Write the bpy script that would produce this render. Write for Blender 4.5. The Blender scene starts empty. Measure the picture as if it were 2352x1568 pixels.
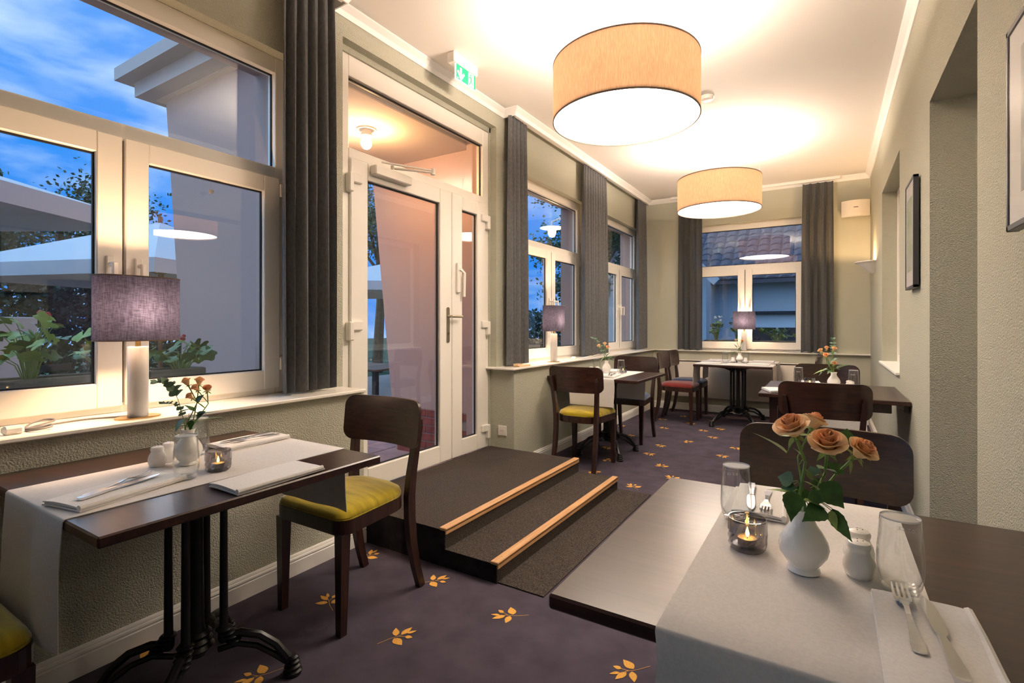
import bpy, math, random
from math import sin, cos, pi, sqrt, radians
from mathutils import Vector, Matrix, noise as mnoise
random.seed(7)
SC = bpy.context.scene
COL = SC.collection

# ---------------------------------------------------------------- camera
# 18 mm lens, level, the room axis runs along +y, camera turned 31.8 degrees towards the window wall
F_PX, CX_PX, HOR_PX, CAM_H = 1175.0, 1176.0, 746.0, 1.22
YAW = math.atan2(1904 - CX_PX, F_PX)
CO, SI = cos(YAW), sin(YAW)
cam_data = bpy.data.cameras.new('camera')
cam_data.sensor_width = 36.0
cam_data.lens = 36.0 * F_PX / 2352.0
cam_data.shift_y = -(784.0 - HOR_PX) / 2352.0
cam_data.clip_start = 0.03
cam = bpy.data.objects.new('camera', cam_data)
cam.location = (0, 0, CAM_H)
cam.rotation_euler = (pi / 2, 0, YAW)
COL.objects.link(cam)
SC.camera = cam

# ---------------------------------------------------------------- sky
def build_sky():
    w = bpy.data.worlds.new('dusk_sky'); SC.world = w; w.use_nodes = True
    nt = w.node_tree; nt.nodes.clear()
    N = lambda t: nt.nodes.new(t)
    L = nt.links.new
    tc = N('ShaderNodeTexCoord'); sep = N('ShaderNodeSeparateXYZ'); L(tc.outputs['Generated'], sep.inputs[0])
    grad = N('ShaderNodeValToRGB'); L(sep.outputs['Z'], grad.inputs[0])
    e = grad.color_ramp.elements
    e[0].position = 0.0; e[0].color = (0.030, 0.24, 0.82, 1)
    e[1].position = 0.75; e[1].color = (0.16, 0.42, 0.95, 1)
    m = e.new(0.25); m.color = (0.022, 0.27, 0.92, 1)
    mp = N('ShaderNodeMapping'); mp.inputs['Scale'].default_value = (1.5, 1.5, 4.2)
    L(tc.outputs['Generated'], mp.inputs['Vector'])
    n1 = N('ShaderNodeTexNoise'); n1.inputs['Scale'].default_value = 2.3; n1.inputs['Detail'].default_value = 7
    n1.inputs['Roughness'].default_value = 0.55; n1.inputs['Distortion'].default_value = 0.35
    L(mp.outputs[0], n1.inputs['Vector'])
    cr = N('ShaderNodeValToRGB'); L(n1.outputs['Fac'], cr.inputs[0])
    cr.color_ramp.elements[0].position = 0.47; cr.color_ramp.elements[0].color = (0, 0, 0, 1)
    cr.color_ramp.elements[1].position = 0.74; cr.color_ramp.elements[1].color = (1, 1, 1, 1)
    mix = N('ShaderNodeMix'); mix.data_type = 'RGBA'
    L(cr.outputs[0], mix.inputs[0]); L(grad.outputs[0], mix.inputs[6])
    mix.inputs[7].default_value = (0.62, 0.80, 1.0, 1)
    bg = N('ShaderNodeBackground'); bg.inputs['Strength'].default_value = 0.57
    L(mix.outputs[2], bg.inputs['Color'])
    out = N('ShaderNodeOutputWorld'); L(bg.outputs[0], out.inputs['Surface'])
build_sky()

# the open evening sky on the terrace side, as one very broad soft source
sun_d = bpy.data.lights.new('evening_sky_offscreen', 'SUN'); sun_d.energy = 2.4; sun_d.color = (0.56, 0.78, 1.0); sun_d.angle = radians(110)
sun = bpy.data.objects.new('evening_sky_offscreen', sun_d); COL.objects.link(sun)
sun.rotation_euler = Vector((1.0, 0.42, -0.40)).to_track_quat('-Z', 'Y').to_euler()

# ---------------------------------------------------------------- exposure
SC.view_settings.view_transform = 'Standard'
SC.view_settings.look = 'None'
SC.view_settings.gamma = 1.0
SC.view_settings.exposure = 1.2
SC.view_settings.use_curve_mapping = False
SC.cycles.use_denoising = True
SC.cycles.max_bounces = 10
SC.cycles.diffuse_bounces = 5
SC.cycles.transparent_max_bounces = 24
SC.cycles.caustics_reflective = False
SC.cycles.caustics_refractive = False
SC.cycles.sample_clamp_indirect = 6.0
P_PENDANT = 43.0      # watts of each bulb cluster inside a drum pendant
E_DIFFUSER = 10.0      # glow of the drum's bottom diffuser
P_SCONCE = 10.0

# ---------------------------------------------------------------- pixel helpers (a pixel gives a direction, the plane gives the distance)
def ray(px, py):
    u = (px - CX_PX) / F_PX; v = (HOR_PX - py) / F_PX
    return Vector((CO * u - SI, SI * u + CO, v))
def atz(px, py, z):
    r = ray(px, py); return Vector((0, 0, CAM_H)) + r * ((z - CAM_H) / r.z)
def atx(px, py, x):
    r = ray(px, py); return Vector((0, 0, CAM_H)) + r * (x / r.x)
def aty(px, py, y):
    r = ray(px, py); return Vector((0, 0, CAM_H)) + r * (y / r.y)
def near(px, py, p):      # point on the upright plane through p that faces the lens
    return Vector((0, 0, CAM_H)) + ray(px, py) * (-SI * p[0] + CO * p[1])

# ---------------------------------------------------------------- materials
MATS = {}
def lin(c):
    f = lambda v: v / 12.92 if v <= 0.04045 else ((v + 0.055) / 1.055) ** 2.4
    return tuple(f(x / 255.0) for x in c[:3]) + (1.0,)
def new_mat(name):
    m = bpy.data.materials.new(name); m.use_nodes = True; m.node_tree.nodes.clear(); MATS[name] = m
    nt = m.node_tree
    return m, nt, nt.nodes.new, nt.links.new
def coords(N, L, scale=(1, 1, 1), space='Object'):
    tc = N('ShaderNodeTexCoord'); mp = N('ShaderNodeMapping'); mp.inputs['Scale'].default_value = scale
    L(tc.outputs[space], mp.inputs['Vector']); return mp.outputs[0]
def mat(name, col, rough=0.5, metal=0.0, var=None, bump=None, sheen=0.0, coat=0.0, spec=0.5, col2=None, stretch=(1, 1, 1), emit=None, sub=0.0):
    m, nt, N, L = new_mat(name)
    p = N('ShaderNodeBsdfPrincipled'); o = N('ShaderNodeOutputMaterial'); L(p.outputs[0], o.inputs['Surface'])
    c = lin(col); p.inputs['Base Color'].default_value = c
    p.inputs['Roughness'].default_value = rough; p.inputs['Metallic'].default_value = metal
    p.inputs['Specular IOR Level'].default_value = spec
    if sheen: p.inputs['Sheen Weight'].default_value = sheen; p.inputs['Sheen Roughness'].default_value = 0.4
    if coat: p.inputs['Coat Weight'].default_value = coat; p.inputs['Coat Roughness'].default_value = 0.12
    if emit: p.inputs['Emission Color'].default_value = lin(emit[0]); p.inputs['Emission Strength'].default_value = emit[1]
    v = None
    if var or bump: v = coords(N, L, stretch)
    if var:
        sc, amt = var
        n = N('ShaderNodeTexNoise'); n.inputs['Scale'].default_value = sc; n.inputs['Detail'].default_value = 4; L(v, n.inputs['Vector'])
        cr = N('ShaderNodeValToRGB'); L(n.outputs['Fac'], cr.inputs[0])
        a, b = cr.color_ramp.elements; a.position = 0.32; b.position = 0.68
        if col2: a.color = lin(col2); b.color = c
        else:
            a.color = tuple(x * (1 - amt) for x in c[:3]) + (1,); b.color = tuple(min(1, x * (1 + amt)) for x in c[:3]) + (1,)
        L(cr.outputs[0], p.inputs['Base Color'])
    if bump:
        sc, st, di = bump
        n = N('ShaderNodeTexNoise'); n.inputs['Scale'].default_value = sc; n.inputs['Detail'].default_value = 3; L(v, n.inputs['Vector'])
        b = N('ShaderNodeBump'); b.inputs['Strength'].default_value = st; b.inputs['Distance'].default_value = di
        L(n.outputs['Fac'], b.inputs['Height']); L(b.outputs[0], p.inputs['Normal'])
    return m
def wood(name, dark, light, rough=0.35, stretch=(40, 40, 3), coat=0.3, spec=0.5):
    m, nt, N, L = new_mat(name)
    p = N('ShaderNodeBsdfPrincipled'); o = N('ShaderNodeOutputMaterial'); L(p.outputs[0], o.inputs['Surface'])
    v = coords(N, L, stretch)
    n = N('ShaderNodeTexNoise'); n.inputs['Scale'].default_value = 1.0; n.inputs['Detail'].default_value = 6; n.inputs['Distortion'].default_value = 0.6; L(v, n.inputs['Vector'])
    cr = N('ShaderNodeValToRGB'); L(n.outputs['Fac'], cr.inputs[0])
    a, b = cr.color_ramp.elements; a.position = 0.3; b.position = 0.72; a.color = lin(dark); b.color = lin(light)
    L(cr.outputs[0], p.inputs['Base Color']); p.inputs['Roughness'].default_value = rough
    p.inputs['Coat Weight'].default_value = coat; p.inputs['Coat Roughness'].default_value = 0.18; p.inputs['Specular IOR Level'].default_value = spec
    b2 = N('ShaderNodeBump'); b2.inputs['Strength'].default_value = 0.08; b2.inputs['Distance'].default_value = 0.002
    L(n.outputs['Fac'], b2.inputs['Height']); L(b2.outputs[0], p.inputs['Normal'])
    return m
def thin_glass(name, tint=(255, 255, 255), ior=1.45, rough=0.0, body=0.0, body_col=(255, 255, 255), gain=1.0, power=5.0):
    m, nt, N, L = new_mat(name)
    t = N('ShaderNodeBsdfTransparent'); t.inputs[0].default_value = lin(tint)
    g = N('ShaderNodeBsdfGlossy'); g.inputs['Roughness'].default_value = rough
    f = N('ShaderNodeLayerWeight'); f.inputs['Blend'].default_value = 0.5          # Schlick: F0 + (1-F0) * facing^5, same on both sides of the sheet
    f0 = ((ior - 1) / (ior + 1)) ** 2 * gain
    pw = N('ShaderNodeMath'); pw.operation = 'POWER'; L(f.outputs['Facing'], pw.inputs[0]); pw.inputs[1].default_value = power
    mu = N('ShaderNodeMath'); mu.operation = 'MULTIPLY_ADD'; mu.use_clamp = True; L(pw.outputs[0], mu.inputs[0]); mu.inputs[1].default_value = 1 - f0; mu.inputs[2].default_value = f0; fac = mu.outputs[0]
    mx = N('ShaderNodeMixShader'); L(fac, mx.inputs[0]); L(t.outputs[0], mx.inputs[1]); L(g.outputs[0], mx.inputs[2])
    res = mx.outputs[0]
    if body:
        d = N('ShaderNodeBsdfDiffuse'); d.inputs[0].default_value = lin(body_col)
        m2 = N('ShaderNodeMixShader'); m2.inputs[0].default_value = body; L(res, m2.inputs[1]); L(d.outputs[0], m2.inputs[2]); res = m2.outputs[0]
    o = N('ShaderNodeOutputMaterial'); L(res, o.inputs['Surface'])
    return m
def cloth(name, col, trans=0.3, var=(60, 0.12), stretch=(1, 1, 1), sheer=0.0, bump=None, weave=None):
    m, nt, N, L = new_mat(name)
    d = N('ShaderNodeBsdfDiffuse'); t = N('ShaderNodeBsdfTranslucent')
    v = coords(N, L, stretch)
    n = N('ShaderNodeTexNoise'); n.inputs['Scale'].default_value = var[0]; n.inputs['Detail'].default_value = 3; L(v, n.inputs['Vector'])
    fac = n.outputs['Fac']
    if weave:          # a second thread direction
        v2 = coords(N, L, weave); n2 = N('ShaderNodeTexNoise'); n2.inputs['Scale'].default_value = var[0]; n2.inputs['Detail'].default_value = 3; L(v2, n2.inputs['Vector'])
        ad = N('ShaderNodeMath'); ad.operation = 'ADD'; L(fac, ad.inputs[0]); L(n2.outputs['Fac'], ad.inputs[1])
        hf = N('ShaderNodeMath'); hf.operation = 'MULTIPLY'; hf.inputs[1].default_value = 0.5; L(ad.outputs[0], hf.inputs[0]); fac = hf.outputs[0]
    cr = N('ShaderNodeValToRGB'); L(fac, cr.inputs[0])
    c = lin(col); a, b = cr.color_ramp.elements; a.position = 0.38; b.position = 0.62
    a.color = tuple(x * (1 - var[1]) for x in c[:3]) + (1,); b.color = tuple(min(1, x * (1 + var[1])) for x in c[:3]) + (1,)
    L(cr.outputs[0], d.inputs[0]); L(cr.outputs[0], t.inputs[0])
    mx = N('ShaderNodeMixShader'); mx.inputs[0].default_value = trans; L(d.outputs[0], mx.inputs[1]); L(t.outputs[0], mx.inputs[2])
    res = mx.outputs[0]
    if sheer:
        tr = N('ShaderNodeBsdfTransparent'); m2 = N('ShaderNodeMixShader'); m2.inputs[0].default_value = sheer
        L(res, m2.inputs[1]); L(tr.outputs[0], m2.inputs[2]); res = m2.outputs[0]
    if bump:
        bn = N('ShaderNodeBump'); bn.inputs['Strength'].default_value = bump[0]; bn.inputs['Distance'].default_value = bump[1]
        L(fac, bn.inputs['Height']); L(bn.outputs[0], d.inputs['Normal'])
    o = N('ShaderNodeOutputMaterial'); L(res, o.inputs['Surface'])
    return m
def glow(name, col, strength):
    m, nt, N, L = new_mat(name)
    e = N('ShaderNodeEmission'); e.inputs[0].default_value = lin(col); e.inputs[1].default_value = strength
    o = N('ShaderNodeOutputMaterial'); L(e.outputs[0], o.inputs['Surface']); return m

mat('wall_paint', (192, 192, 175), 0.9, bump=(170, 1.0, 0.009), spec=0.2)
mat('wall_paint_fine', (192, 192, 175), 0.9, bump=(170, 0.5, 0.005), spec=0.2)
mat('ceiling_white', (236, 232, 226), 0.9, spec=0.2)
mat('trim_white', (240, 238, 234), 0.45)
mat('pvc_white', (240, 236, 228), 0.32)
mat('pvc_groove', (120, 112, 104), 0.6)
mat('gasket_black', (22, 22, 24), 0.6)
mat('sill_white', (240, 236, 228), 0.22)
thin_glass('window_glass', (246, 250, 250), 1.62, gain=1.25)
thin_glass('tumbler_glass', (252, 253, 253), 1.5, rough=0.02, gain=1.2, power=3.8)
thin_glass('tumbler_rim_glint', (250, 252, 252), 1.5, rough=0.08, body=0.35, body_col=(250, 250, 250), gain=3.0, power=2.0)  # white body colour paints the lamps' bright glint onto the rim
thin_glass('picture_glass', (252, 252, 252), 1.3, power=14.0)
thin_glass('candle_glass', (216, 214, 216), 1.6, rough=0.02, gain=2.0, power=3.5)
mat('carpet_navy', (78, 72, 84), 1.0, var=(7, 0.16), bump=(900, 0.35, 0.003), spec=0.05)
mat('carpet_gold', (222, 168, 84), 0.9, var=(300, 0.15), spec=0.1)
mat('carpet_vein', (66, 52, 56), 1.0, spec=0.05)
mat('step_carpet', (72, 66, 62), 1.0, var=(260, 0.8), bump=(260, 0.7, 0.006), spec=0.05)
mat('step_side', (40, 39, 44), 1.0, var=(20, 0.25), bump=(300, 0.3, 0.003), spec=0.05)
wood('nosing_wood', (190, 140, 92), (216, 172, 124), 0.45, (60, 4, 60), 0.1)
wood('chair_wood', (30, 16, 13), (62, 35, 27), 0.34, (55, 55, 5), 0.25)
wood('chair_panel', (30, 16, 13), (66, 38, 29), 0.3, (5, 60, 60), 0.3)
wood('table_wood', (34, 19, 16), (64, 36, 29), 0.3, (4, 45, 45), 0.22)
mat('velvet_yellow', (168, 148, 34), 0.85, var=(9, 0.22), sheen=0.6, bump=(120, 0.1, 0.002), stretch=(1, 5, 1), spec=0.2)
mat('velvet_red', (120, 44, 40), 0.85, var=(9, 0.2), sheen=0.6, spec=0.2)
mat('velvet_blue', (40, 58, 92), 0.85, var=(9, 0.2), sheen=0.6, spec=0.2)
mat('cast_iron', (16, 17, 20), 0.34, bump=(60, 0.12, 0.002))
cloth('curtain_grey', (108, 109, 110), 0.12, (90, 0.10), (1, 1, 0.4))
cloth('curtain_sheer', (108, 109, 110), 0.2, (90, 0.06), (1, 1, 0.4), sheer=0.25)
cloth('drum_linen', (204, 180, 156), 0.30, (40, 0.14), (9, 9, 0.6))
cloth('drum_lining', (240, 232, 220), 0.3, (20, 0.02))
cloth('lamp_linen', (98, 98, 114), 0.48, (60, 0.35), (4, 4, 0.5), weave=(0.8, 0.8, 6))
mat('drum_rim', (112, 92, 78), 0.7)
mat('cable_white', (226, 220, 212), 0.5)
mat('cable_grey', (120, 116, 112), 0.5)
mat('steel_wire', (190, 188, 184), 0.35, 0.9)
mat('marble', (236, 232, 226), 0.25, var=(6, 0.0), col2=(196, 192, 188), stretch=(1, 1, 0.6))
mat('brass', (212, 172, 104), 0.28, 1.0)
cloth('linen_white', (226, 222, 219), 0.06, (160, 0.03), bump=(0.15, 0.001))
cloth('napkin_white', (238, 236, 234), 0.05, (160, 0.025), bump=(0.12, 0.001))
mat('porcelain', (244, 241, 236), 0.18)
mat('shaker_hole', (70, 60, 54), 0.8)
mat('polished_steel', (225, 225, 228), 0.2, 1.0)
mat('satin_steel', (168, 158, 142), 0.32, 1.0)
mat('wax', (250, 236, 206), 0.5)
mat('etch_white', (244, 244, 242), 0.5)
glow('flame', (255, 196, 96), 9.0)
mat('tin', (190, 188, 184), 0.3, 0.9)
mat('petal_peach', (250, 184, 138), 0.6, var=(30, 0.0), col2=(250, 200, 150), spec=0.2)
mat('petal_cream', (252, 222, 172), 0.6, var=(26, 0.0), col2=(248, 200, 152), spec=0.2)
mat('rose_leaf', (60, 104, 44), 0.42, var=(40, 0.35))
mat('rose_leaf_pale', (142, 168, 92), 0.5, var=(40, 0.25))
mat('rose_stem', (104, 140, 66), 0.5, var=(30, 0.2))
mat('eucalyptus_leaf', (104, 136, 110), 0.6, var=(40, 0.2))
mat('plastic_white', (236, 232, 224), 0.4)
mat('plastic_cream', (236, 230, 220), 0.45)
mat('socket_dark', (90, 84, 78), 0.6)
mat('radiator_white', (236, 226, 214), 0.35)
mat('frame_charcoal', (58, 58, 64), 0.4)
mat('picture_mat', (236, 234, 228), 0.8)
mat('print_green', (168, 190, 140), 0.8, var=(9, 0.0), col2=(214, 214, 206))
mat('print_grey', (176, 180, 176), 0.8, var=(11, 0.0), col2=(224, 222, 214))
mat('sign_green', (0, 158, 104), 0.4, emit=((0, 190, 120), 0.35))
mat('sign_white', (245, 245, 240), 0.4, emit=((245, 245, 240), 0.35))
mat('sconce_plaster', (240, 236, 228), 0.6)
mat('sconce_silver', (206, 202, 196), 0.35, 0.3)
mat('wood_block', (222, 190, 150), 0.6, var=(30, 0.12), stretch=(6, 1, 1))
# outdoors
mat('plaster_mauve', (188, 158, 150), 0.9, bump=(160, 0.35, 0.004), spec=0.2)
mat('plaster_ceiling', (206, 186, 170), 0.9, spec=0.2)
mat('eave_board', (150, 146, 146), 0.6)
mat('brick_red', (138, 66, 58), 0.85, var=(14, 0.25), bump=(90, 0.3, 0.003))
mat('mortar', (150, 136, 128), 0.95)
mat('paver_rose', (150, 118, 116), 0.9, var=(4, 0.18), bump=(80, 0.2, 0.003))
mat('door_mat', (66, 70, 82), 1.0, var=(200, 0.4), bump=(300, 0.5, 0.004))
mat('dirt', (70, 56, 44), 1.0, var=(20, 0.4))
mat('lawn', (44, 66, 36), 1.0, var=(6, 0.4), bump=(60, 0.6, 0.03))
mat('parasol_cloth', (206, 206, 206), 0.85)
mat('parasol_wood', (128, 92, 62), 0.6, var=(20, 0.2))
mat('garden_metal', (40, 40, 44), 0.5)
mat('garden_slat', (104, 84, 66), 0.7, var=(20, 0.2))
mat('tree_leaf', (60, 86, 46), 0.7, var=(3, 0.35))
mat('tree_leaf_dark', (46, 66, 44), 0.7, var=(3, 0.35))
mat('bark', (74, 60, 50), 0.9, var=(12, 0.3), bump=(30, 0.5, 0.01))
mat('geranium_leaf', (134, 158, 58), 0.55, var=(30, 0.25))
mat('geranium_leaf_dark', (78, 106, 44), 0.55, var=(30, 0.25))
mat('geranium_stem', (138, 156, 80), 0.6)
mat('flower_white', (244, 240, 240), 0.7)
mat('flower_red', (190, 60, 66), 0.7)
mat('planter_grey', (128, 118, 108), 0.85, var=(20, 0.2), stretch=(0.3, 0.3, 6))
mat('soil', (52, 42, 34), 1.0)
mat('house_white', (206, 207, 210), 0.9, spec=0.2)
mat('roof_tile', (96, 84, 88), 0.75, var=(6, 0.15))
mat('house_dark', (40, 42, 50), 0.7)
mat('house_trim', (214, 214, 216), 0.6)
mat('screen_white', (216, 216, 216), 0.8)
mat('enamel_white', (240, 238, 232), 0.3)
glow('bulb_warm', (255, 208, 162), 440.0)
glow('bulb_porch', (255, 196, 136), 260.0)
glow('bulb_globe', (255, 206, 146), 60.0)
glow('bulb_soft', (255, 226, 186), 5.0)
glow('drum_diffuser', (255, 236, 216), E_DIFFUSER)

# ---------------------------------------------------------------- mesh builder
class MB:
    def __init__(s): s.v = []; s.f = []; s.sm = []
    def add(s, verts, faces, smooth=False):
        o = len(s.v); s.v.extend(tuple(p) for p in verts); s.f.extend(tuple(i + o for i in f) for f in faces); s.sm.extend([smooth] * len(faces)); return s
    def box(s, x0, x1, y0, y1, z0, z1):
        return s.add([(x0,y0,z0),(x1,y0,z0),(x1,y1,z0),(x0,y1,z0),(x0,y0,z1),(x1,y0,z1),(x1,y1,z1),(x0,y1,z1)],
                     [(0,3,2,1),(4,5,6,7),(0,1,5,4),(1,2,6,5),(2,3,7,6),(3,0,4,7)])
    def rbox(s, x0, x1, y0, y1, z0, z1, r=0.005):
        r = min(r, abs(x1-x0)/2.01, abs(y1-y0)/2.01, abs(z1-z0)/2.01)
        V = []; idx = {}
        for ix, X in ((0, (x0, x1)),):
            pass
        for i in (0, 1):
            for j in (0, 1):
                for k in (0, 1):
                    x, y, z = (x0, x1)[i], (y0, y1)[j], (z0, z1)[k]
                    sx, sy, sz = (r, -r)[i], (r, -r)[j], (r, -r)[k]
                    idx[(i,j,k,'x')] = len(V); V.append((x, y+sy, z+sz))
                    idx[(i,j,k,'y')] = len(V); V.append((x+sx, y, z+sz))
                    idx[(i,j,k,'z')] = len(V); V.append((x+sx, y+sy, z))
        g = lambda i,j,k,a: idx[(i,j,k,a)]
        Fc = []
        for a, order in (('x', lambda c,p,q: (c,p,q)), ('y', lambda c,p,q: (p,c,q)), ('z', lambda c,p,q: (p,q,c))):
            for c_ in (0, 1):
                Fc.append(tuple(g(*order(c_,p,q), a) for p,q in ((0,0),(1,0),(1,1),(0,1))))
        for k in (0,1):
            for j in (0,1): Fc.append((g(0,j,k,'y'), g(1,j,k,'y'), g(1,j,k,'z'), g(0,j,k,'z')))
            for i in (0,1): Fc.append((g(i,0,k,'x'), g(i,1,k,'x'), g(i,1,k,'z'), g(i,0,k,'z')))
        for i in (0,1):
            for j in (0,1): Fc.append((g(i,j,0,'x'), g(i,j,1,'x'), g(i,j,1,'y'), g(i,j,0,'y')))
        for i in (0,1):
            for j in (0,1):
                for k in (0,1): Fc.append((g(i,j,k,'x'), g(i,j,k,'y'), g(i,j,k,'z')))
        return s.add(V, Fc)
    def tube(s, pts, rad, n=8, caps=True, smooth=True, squash=None):
        pts = [Vector(p) for p in pts]; m = len(pts)
        if not hasattr(rad, '__len__'): rad = [rad] * m
        t0 = (pts[1]-pts[0]).normalized(); ref = Vector((0,0,1)) if abs(t0.z) < 0.9 else Vector((1,0,0))
        u = t0.cross(ref).normalized(); V = []; Fc = []
        for i, p in enumerate(pts):
            t = ((pts[min(i+1,m-1)]-pts[max(i-1,0)])).normalized()
            u = (u - t*u.dot(t)).normalized(); w = t.cross(u)
            for k in range(n):
                a = 2*pi*k/n; V.append(p + (u*cos(a) + w*sin(a)*(squash or 1)) * rad[i])
        for i in range(m-1):
            for k in range(n):
                k2 = (k+1) % n; Fc.append((i*n+k, i*n+k2, (i+1)*n+k2, (i+1)*n+k))
        if caps: Fc.append(tuple(range(n-1,-1,-1))); Fc.append(tuple((m-1)*n+k for k in range(n)))
        return s.add(V, Fc, smooth)
    def cyl(s, p0, p1, r0, r1=None, n=16, smooth=True): return s.tube([p0, p1], [r0, r0 if r1 is None else r1], n, True, smooth)
    def lathe(s, prof, n=24, c=(0,0,0), sx=1.0, sy=1.0, closed=False, smooth=True, rfun=None):
        V = []; Fc = []; m = len(prof)
        for i, (r, z) in enumerate(prof):
            for k in range(n):
                a = 2*pi*k/n; q = r*(rfun(i, k) if rfun else 1); V.append((c[0]+q*cos(a)*sx, c[1]+q*sin(a)*sy, c[2]+z))
        for i in range(m if closed else m-1):
            j = (i+1) % m
            for k in range(n):
                k2 = (k+1) % n; Fc.append((i*n+k, i*n+k2, j*n+k2, j*n+k))
        s.add(V, Fc, smooth)
        if not closed:
            o = len(s.v) - len(V)
            if prof[0][0] > 1e-6: s.f.append(tuple(o+k for k in range(n-1,-1,-1))); s.sm.append(False)
            if prof[-1][0] > 1e-6: s.f.append(tuple(o+(m-1)*n+k for k in range(n))); s.sm.append(False)
        return s
    def prism(s, poly, z0, z1, fn=None):
        n = len(poly); V = [(x, y, z0) for x, y in poly] + [(x, y, z1) for x, y in poly]
        if fn: V = [fn(*p) for p in V]
        return s.add(V, [tuple(range(n-1,-1,-1)), tuple(range(n, 2*n))] + [(k, (k+1)%n, n+(k+1)%n, n+k) for k in range(n)])
    def grid(s, fn, nu, nv, smooth=True, wrap=False):
        V = [fn(i/nu, j/nv) for j in range(nv+1) for i in range(nu+1)]
        return s.add(V, [(j*(nu+1)+i, j*(nu+1)+i+1, (j+1)*(nu+1)+i+1, (j+1)*(nu+1)+i) for j in range(nv) for i in range(nu)], smooth)
    def slab(s, fn, nu, nv, th, smooth=True):      # a sheet with thickness th below it (along -normal approx.)
        V = [Vector(fn(i/nu, j/nv)) for j in range(nv+1) for i in range(nu+1)]
        W = nu+1; nrm = []
        for j in range(nv+1):
            for i in range(W):
                a = V[j*W+min(i+1,nu)] - V[j*W+max(i-1,0)]; b = V[min(j+1,nv)*W+i] - V[max(j-1,0)*W+i]
                nn = a.cross(b); nrm.append(nn.normalized() if nn.length > 1e-9 else Vector((0,0,1)))
        K = len(V); V2 = V + [p - q*th for p, q in zip(V, nrm)]
        Fc = []
        for j in range(nv):
            for i in range(nu):
                q = (j*W+i, j*W+i+1, (j+1)*W+i+1, (j+1)*W+i); Fc.append(q); Fc.append(tuple(K+k for k in reversed(q)))
        edge = [i for i in range(nu+1)] + [j*W+nu for j in range(1,nv+1)] + [nv*W+i for i in range(nu-1,-1,-1)] + [j*W for j in range(nv-1,0,-1)]
        for a, b in zip(edge, edge[1:]+edge[:1]): Fc.append((b, a, K+a, K+b))
        return s.add(V2, Fc, smooth)
    def sweep(s, pts, wid, thk, side):       # a rectangular bar along pts; side = width direction, fixed
        pts = [Vector(p) for p in pts]; m = len(pts); side = Vector(side).normalized()
        if not hasattr(wid, '__len__'): wid = [wid]*m
        if not hasattr(thk, '__len__'): thk = [thk]*m
        V = []; Fc = []
        for i, p in enumerate(pts):
            t = (pts[min(i+1,m-1)]-pts[max(i-1,0)]).normalized(); w = side; h = t.cross(w).normalized()
            for a, b in ((-1,-1),(1,-1),(1,1),(-1,1)): V.append(p + w*a*wid[i]/2 + h*b*thk[i]/2)
        for i in range(m-1):
            for k in range(4): k2 = (k+1)%4; Fc.append((i*4+k, i*4+k2, i*4+4+k2, i*4+4+k))
        Fc.append((3,2,1,0)); Fc.append(tuple((m-1)*4+k for k in range(4)))
        return s.add(V, Fc, False)
    def profile(s, path, prof, closed=False):      # moulding: prof points (out, z), out to the left of the path direction
        P = [Vector((p[0], p[1])) for p in path]; n = len(P); V = []; Fc = []; m = len(prof)
        for i, p in enumerate(P):
            d0 = (P[i]-P[i-1]).normalized() if (i > 0 or closed) else None
            d1 = (P[(i+1)%n]-P[i]).normalized() if (i < n-1 or closed) else None
            d0 = d0 or d1; d1 = d1 or d0
            n0 = Vector((-d0.y, d0.x)); n1 = Vector((-d1.y, d1.x)); b = (n0+n1).normalized(); k = 1/max(0.2, b.dot(n0))
            for o, z in prof: q = p + b*o*k; V.append((q.x, q.y, z))
        for i in range(n if closed else n-1):
            j = (i+1) % n
            for k in range(m): k2 = (k+1)%m; Fc.append((i*m+k, j*m+k, j*m+k2, i*m+k2))
        if not closed: Fc.append(tuple(range(m))); Fc.append(tuple((n-1)*m+k for k in range(m-1,-1,-1)))
        return s.add(V, Fc)
    def ball(s, c, r, n=10, m=6, sz=1.0): return s.lathe([(max(1e-4, r*sin(pi*i/m)), -r*sz*cos(pi*i/m)) for i in range(m+1)], n, c)
    def mesh(s, name, material, flip=False):
        me = bpy.data.meshes.new(name); me.from_pydata(s.v, [], s.f)
        if any(s.sm): me.polygons.foreach_set('use_smooth', s.sm); me.set_sharp_from_angle(angle=radians(42))
        me.materials.append(MATS[material] if isinstance(material, str) else material)
        import bmesh
        bm = bmesh.new(); bm.from_mesh(me); bmesh.ops.recalc_face_normals(bm, faces=bm.faces); bm.to_mesh(me); bm.free()
        me.update(); return me
    def build(s, name, material, parent=None, world=False, kind=None):
        if world and parent is not None:
            a = -parent.rotation_euler.z; l = parent.location
            s.v = [((x-l.x)*cos(a)-(y-l.y)*sin(a), (x-l.x)*sin(a)+(y-l.y)*cos(a), z-l.z) for x, y, z in s.v]
        o = bpy.data.objects.new(name, s.mesh(name, material)); COL.objects.link(o)
        if parent is not None: o.parent = parent
        if kind: o['kind'] = kind
        return o
def tag(o, label=None, cat=None, group=None, kind=None):
    if label: o['label'] = label
    if cat: o['category'] = cat
    if group: o['group'] = group
    if kind: o['kind'] = kind
    return o
def thing(name, label, cat, loc=(0,0,0), rz=0.0, group=None, kind=None):
    o = bpy.data.objects.new(name, None); COL.objects.link(o); o.location = loc; o.rotation_euler = (0, 0, rz); o.empty_display_size = 0.05
    return tag(o, label, cat, group, kind)
def struct(name, mb, m, label, parent=None):
    o = mb.build(name, m, parent)
    if parent is None: tag(o, label, None, None, 'structure')
    return o
def link_mesh(name, me, parent=None, loc=(0,0,0), rot=(0,0,0), scale=(1,1,1)):
    o = bpy.data.objects.new(name, me); COL.objects.link(o)
    if parent is not None: o.parent = parent
    o.location = loc; o.rotation_euler = rot; o.scale = scale; return o
KIDS = {}
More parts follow.
